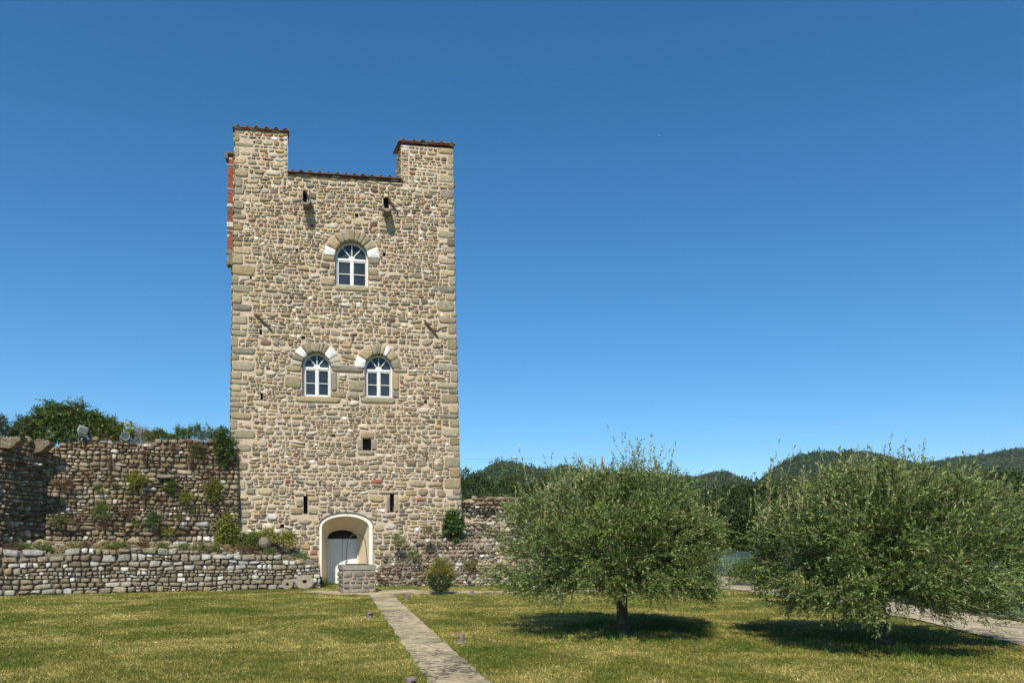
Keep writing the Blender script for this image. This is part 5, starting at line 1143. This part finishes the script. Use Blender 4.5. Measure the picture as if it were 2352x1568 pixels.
for A, D_ in HT:
    n = 8500; i = g.uniform(0, 14.0, n); j = g.uniform(0, 68.99, n); i0, j0 = i.astype(int), j.astype(int); fi, fj = (i - i0)[:, None], (j - j0)[:, None]
    P = A[i0, j0] * (1 - fi) * (1 - fj) + A[i0 + 1, j0] * fi * (1 - fj) + A[i0, j0 + 1] * (1 - fi) * fj + A[i0 + 1, j0 + 1] * fi * fj
    vis = np.abs(P[:, 0]) < P[:, 1] * .78; P = P[vis]; n = len(P); k = 32
    r_ = g.uniform(1.4, 3.0, n); hgt = r_ * g.uniform(.9, 1.35, n); con = g.random(n) < .12; hgt[con] *= 1.7; r_[con] *= .65
    q = nrm(g.normal(0, 1, (n, k, 3))); q[..., 2] = np.abs(q[..., 2]) * 1.1 - .25
    shrink = np.where(con[:, None], np.clip(1 - q[..., 2], .15, 1), 1.0)
    off_ = q * np.stack([r_, r_, hgt], 1)[:, None] * g.uniform(.7, 1.12, (n, k, 1)); off_[..., :2] *= shrink[..., None]
    L_ = P[:, None] + off_ + np.stack([0 * r_, 0 * r_, hgt * .35], 1)[:, None]
    tone = g.uniform(.55, 1.5, n); base_c = np.where(g.random((n, 1)) < .14, np.array([.10, .105, .03]), np.where(g.random((n, 1)) < .35, np.array([.042, .074, .028]), np.array([.058, .092, .026])))
    C = (base_c * tone[:, None])[:, None] * g.uniform(.7, 1.35, (n, k, 1))
    m = n * k; leaves(fm, L_.reshape(-1, 3), nrm(q + g.normal(0, .6, (n, k, 3))).reshape(-1, 3), np.repeat(r_, k) * .50 * g.uniform(.7, 1.3, m), np.repeat(r_, k) * .40 * g.uniform(.7, 1.3, m), C.reshape(-1, 3), g, .3)
fo_ = kind(fm.build('forest', M_WOOD, None, (0, 450, 0)), 'stuff'); tag(fo_, 'dense dark green forest covering the far hills', 'forest')

# ------------------------------------------------------------------ power line, bird
PY = 300.0; b = atY(1383, HZ, PY); b[2] = 0; zt_ = EYE + (HZ - 1047) / FPX * PY
py = thing('power_pylon', b, 'red and white lattice power pylon rising behind the left olive tree', 'pylon'); mb = MB(); 
for i in range(9):
    z0_, z1_ = zt_ * i / 9, zt_ * (i + 1) / 9; s0, s1 = 2.4 * (1 - i / 9.4), 2.4 * (1 - (i + 1) / 9.4); c_ = (.5, .06, .04) if i % 2 == 0 else (.75, .72, .7)
    for a in range(4):
        ca, sa = math.cos(a * math.pi / 2 + .785), math.sin(a * math.pi / 2 + .785); cb, sb = math.cos((a + 1) * math.pi / 2 + .785), math.sin((a + 1) * math.pi / 2 + .785)
        mb.tube([b + np.array([s0 * ca, s0 * sa, z0_]), b + np.array([s1 * ca, s1 * sa, z1_])], .12, c_, 5); mb.tube([b + np.array([s0 * ca, s0 * sa, z0_]), b + np.array([s1 * cb, s1 * sb, z1_])], .07, c_, 4)
mb.build('mast', M_ANY, py, b); mb = MB(); mb.tube([b + np.array([-3.5, 0, zt_ * .82]), b + np.array([0, 0, zt_ * .88]), b + np.array([3.5, 0, zt_ * .82])], .15, (.7, .68, .66), 5); mb.build('cross_arm', M_ANY, py, b)
tops = [(1047, 1051.5, 0), (1098, 1100, -3), (1135, 1138, 3), (1150, 1154, -3)]
wr = thing('power_line', b + np.array([0, 0, zt_]), 'thin overhead power wires with a red and white marker ball', 'power line'); og = np.array(wr.location)
for k, (ya, yb_, dx) in enumerate(tops):
    mb = MB(); p0 = atY(1383, ya, PY); p1 = atY(900, yb_, PY - 20); pts = [p0 + (p1 - p0) * t_ - np.array([0, 0, 1.6 * math.sin(math.pi * t_)]) * (.5 if k == 0 else 1) for t_ in np.linspace(0, 1, 14)]
    mb.tube(pts, .05, (.35, .37, .4), 4); mb.build('wire', M_ANY, wr, og)
c = atY(1183, 1051, PY - 8); mb = MB(); pr2 = [(.48 * math.sin(math.pi * i / 10), .48 * math.cos(math.pi * i / 10)) for i in range(11)]
mb.lathe(pr2[:6], (.8, .78, .76), 14, lambda V: V + c); mb.lathe(pr2[5:], (.45, .05, .03), 14, lambda V: V + c); mb.build('marker_ball', M_ANY, wr, og, True)
c = atY(1514, 312, 150); bd_ = MB()
bd_.lathe([(0, -.17), (.035, -.12), (.05, 0), (.03, .12), (0, .2)], (.8, .8, .8), 8, lambda V: np.stack([V[:, 2] * .3 + V[:, 0], V[:, 2], V[:, 1]], 1) + c)
for s in (-1, 1):
    V = np.array([(0, -.07, .02), (s * .16, -.09, .07), (s * .36, .02, .02), (s * .16, .05, .075), (0, .08, .025)]); bd_.add(np.concatenate([V + c, V + c - np.array([0, 0, .012])]), [(0, 1, 3, 4), (1, 2, 3), (9, 8, 6, 5), (8, 7, 6)], (.82, .82, .82))
tag(bd_.build('bird', M_ANY, None, c), 'tiny pale bird gliding high in the blue sky', 'bird')

# ------------------------------------------------------------------ air
hz = MB(); hz.box((-1450, -75, -1), (1450, 1550, 190)); mh = bpy.data.materials.new('haze_air'); mh.use_nodes = True; t = mh.node_tree
for n_ in list(t.nodes):
    if n_.type == 'BSDF_PRINCIPLED': t.nodes.remove(n_)
pv = t.nodes.new('ShaderNodeVolumePrincipled'); pv.inputs['Color'].default_value = (.80, .88, 1.0, 1); pv.inputs['Density'].default_value = 0.00012; pv.inputs['Anisotropy'].default_value = 0.0
t.links.new(pv.outputs[0], t.nodes['Material Output'].inputs['Volume'])
ho = kind(hz.build('haze', mh, None, (0, 0, -1)), 'stuff'); tag(ho, 'thin bluish summer haze in the air over the far hills', 'haze')
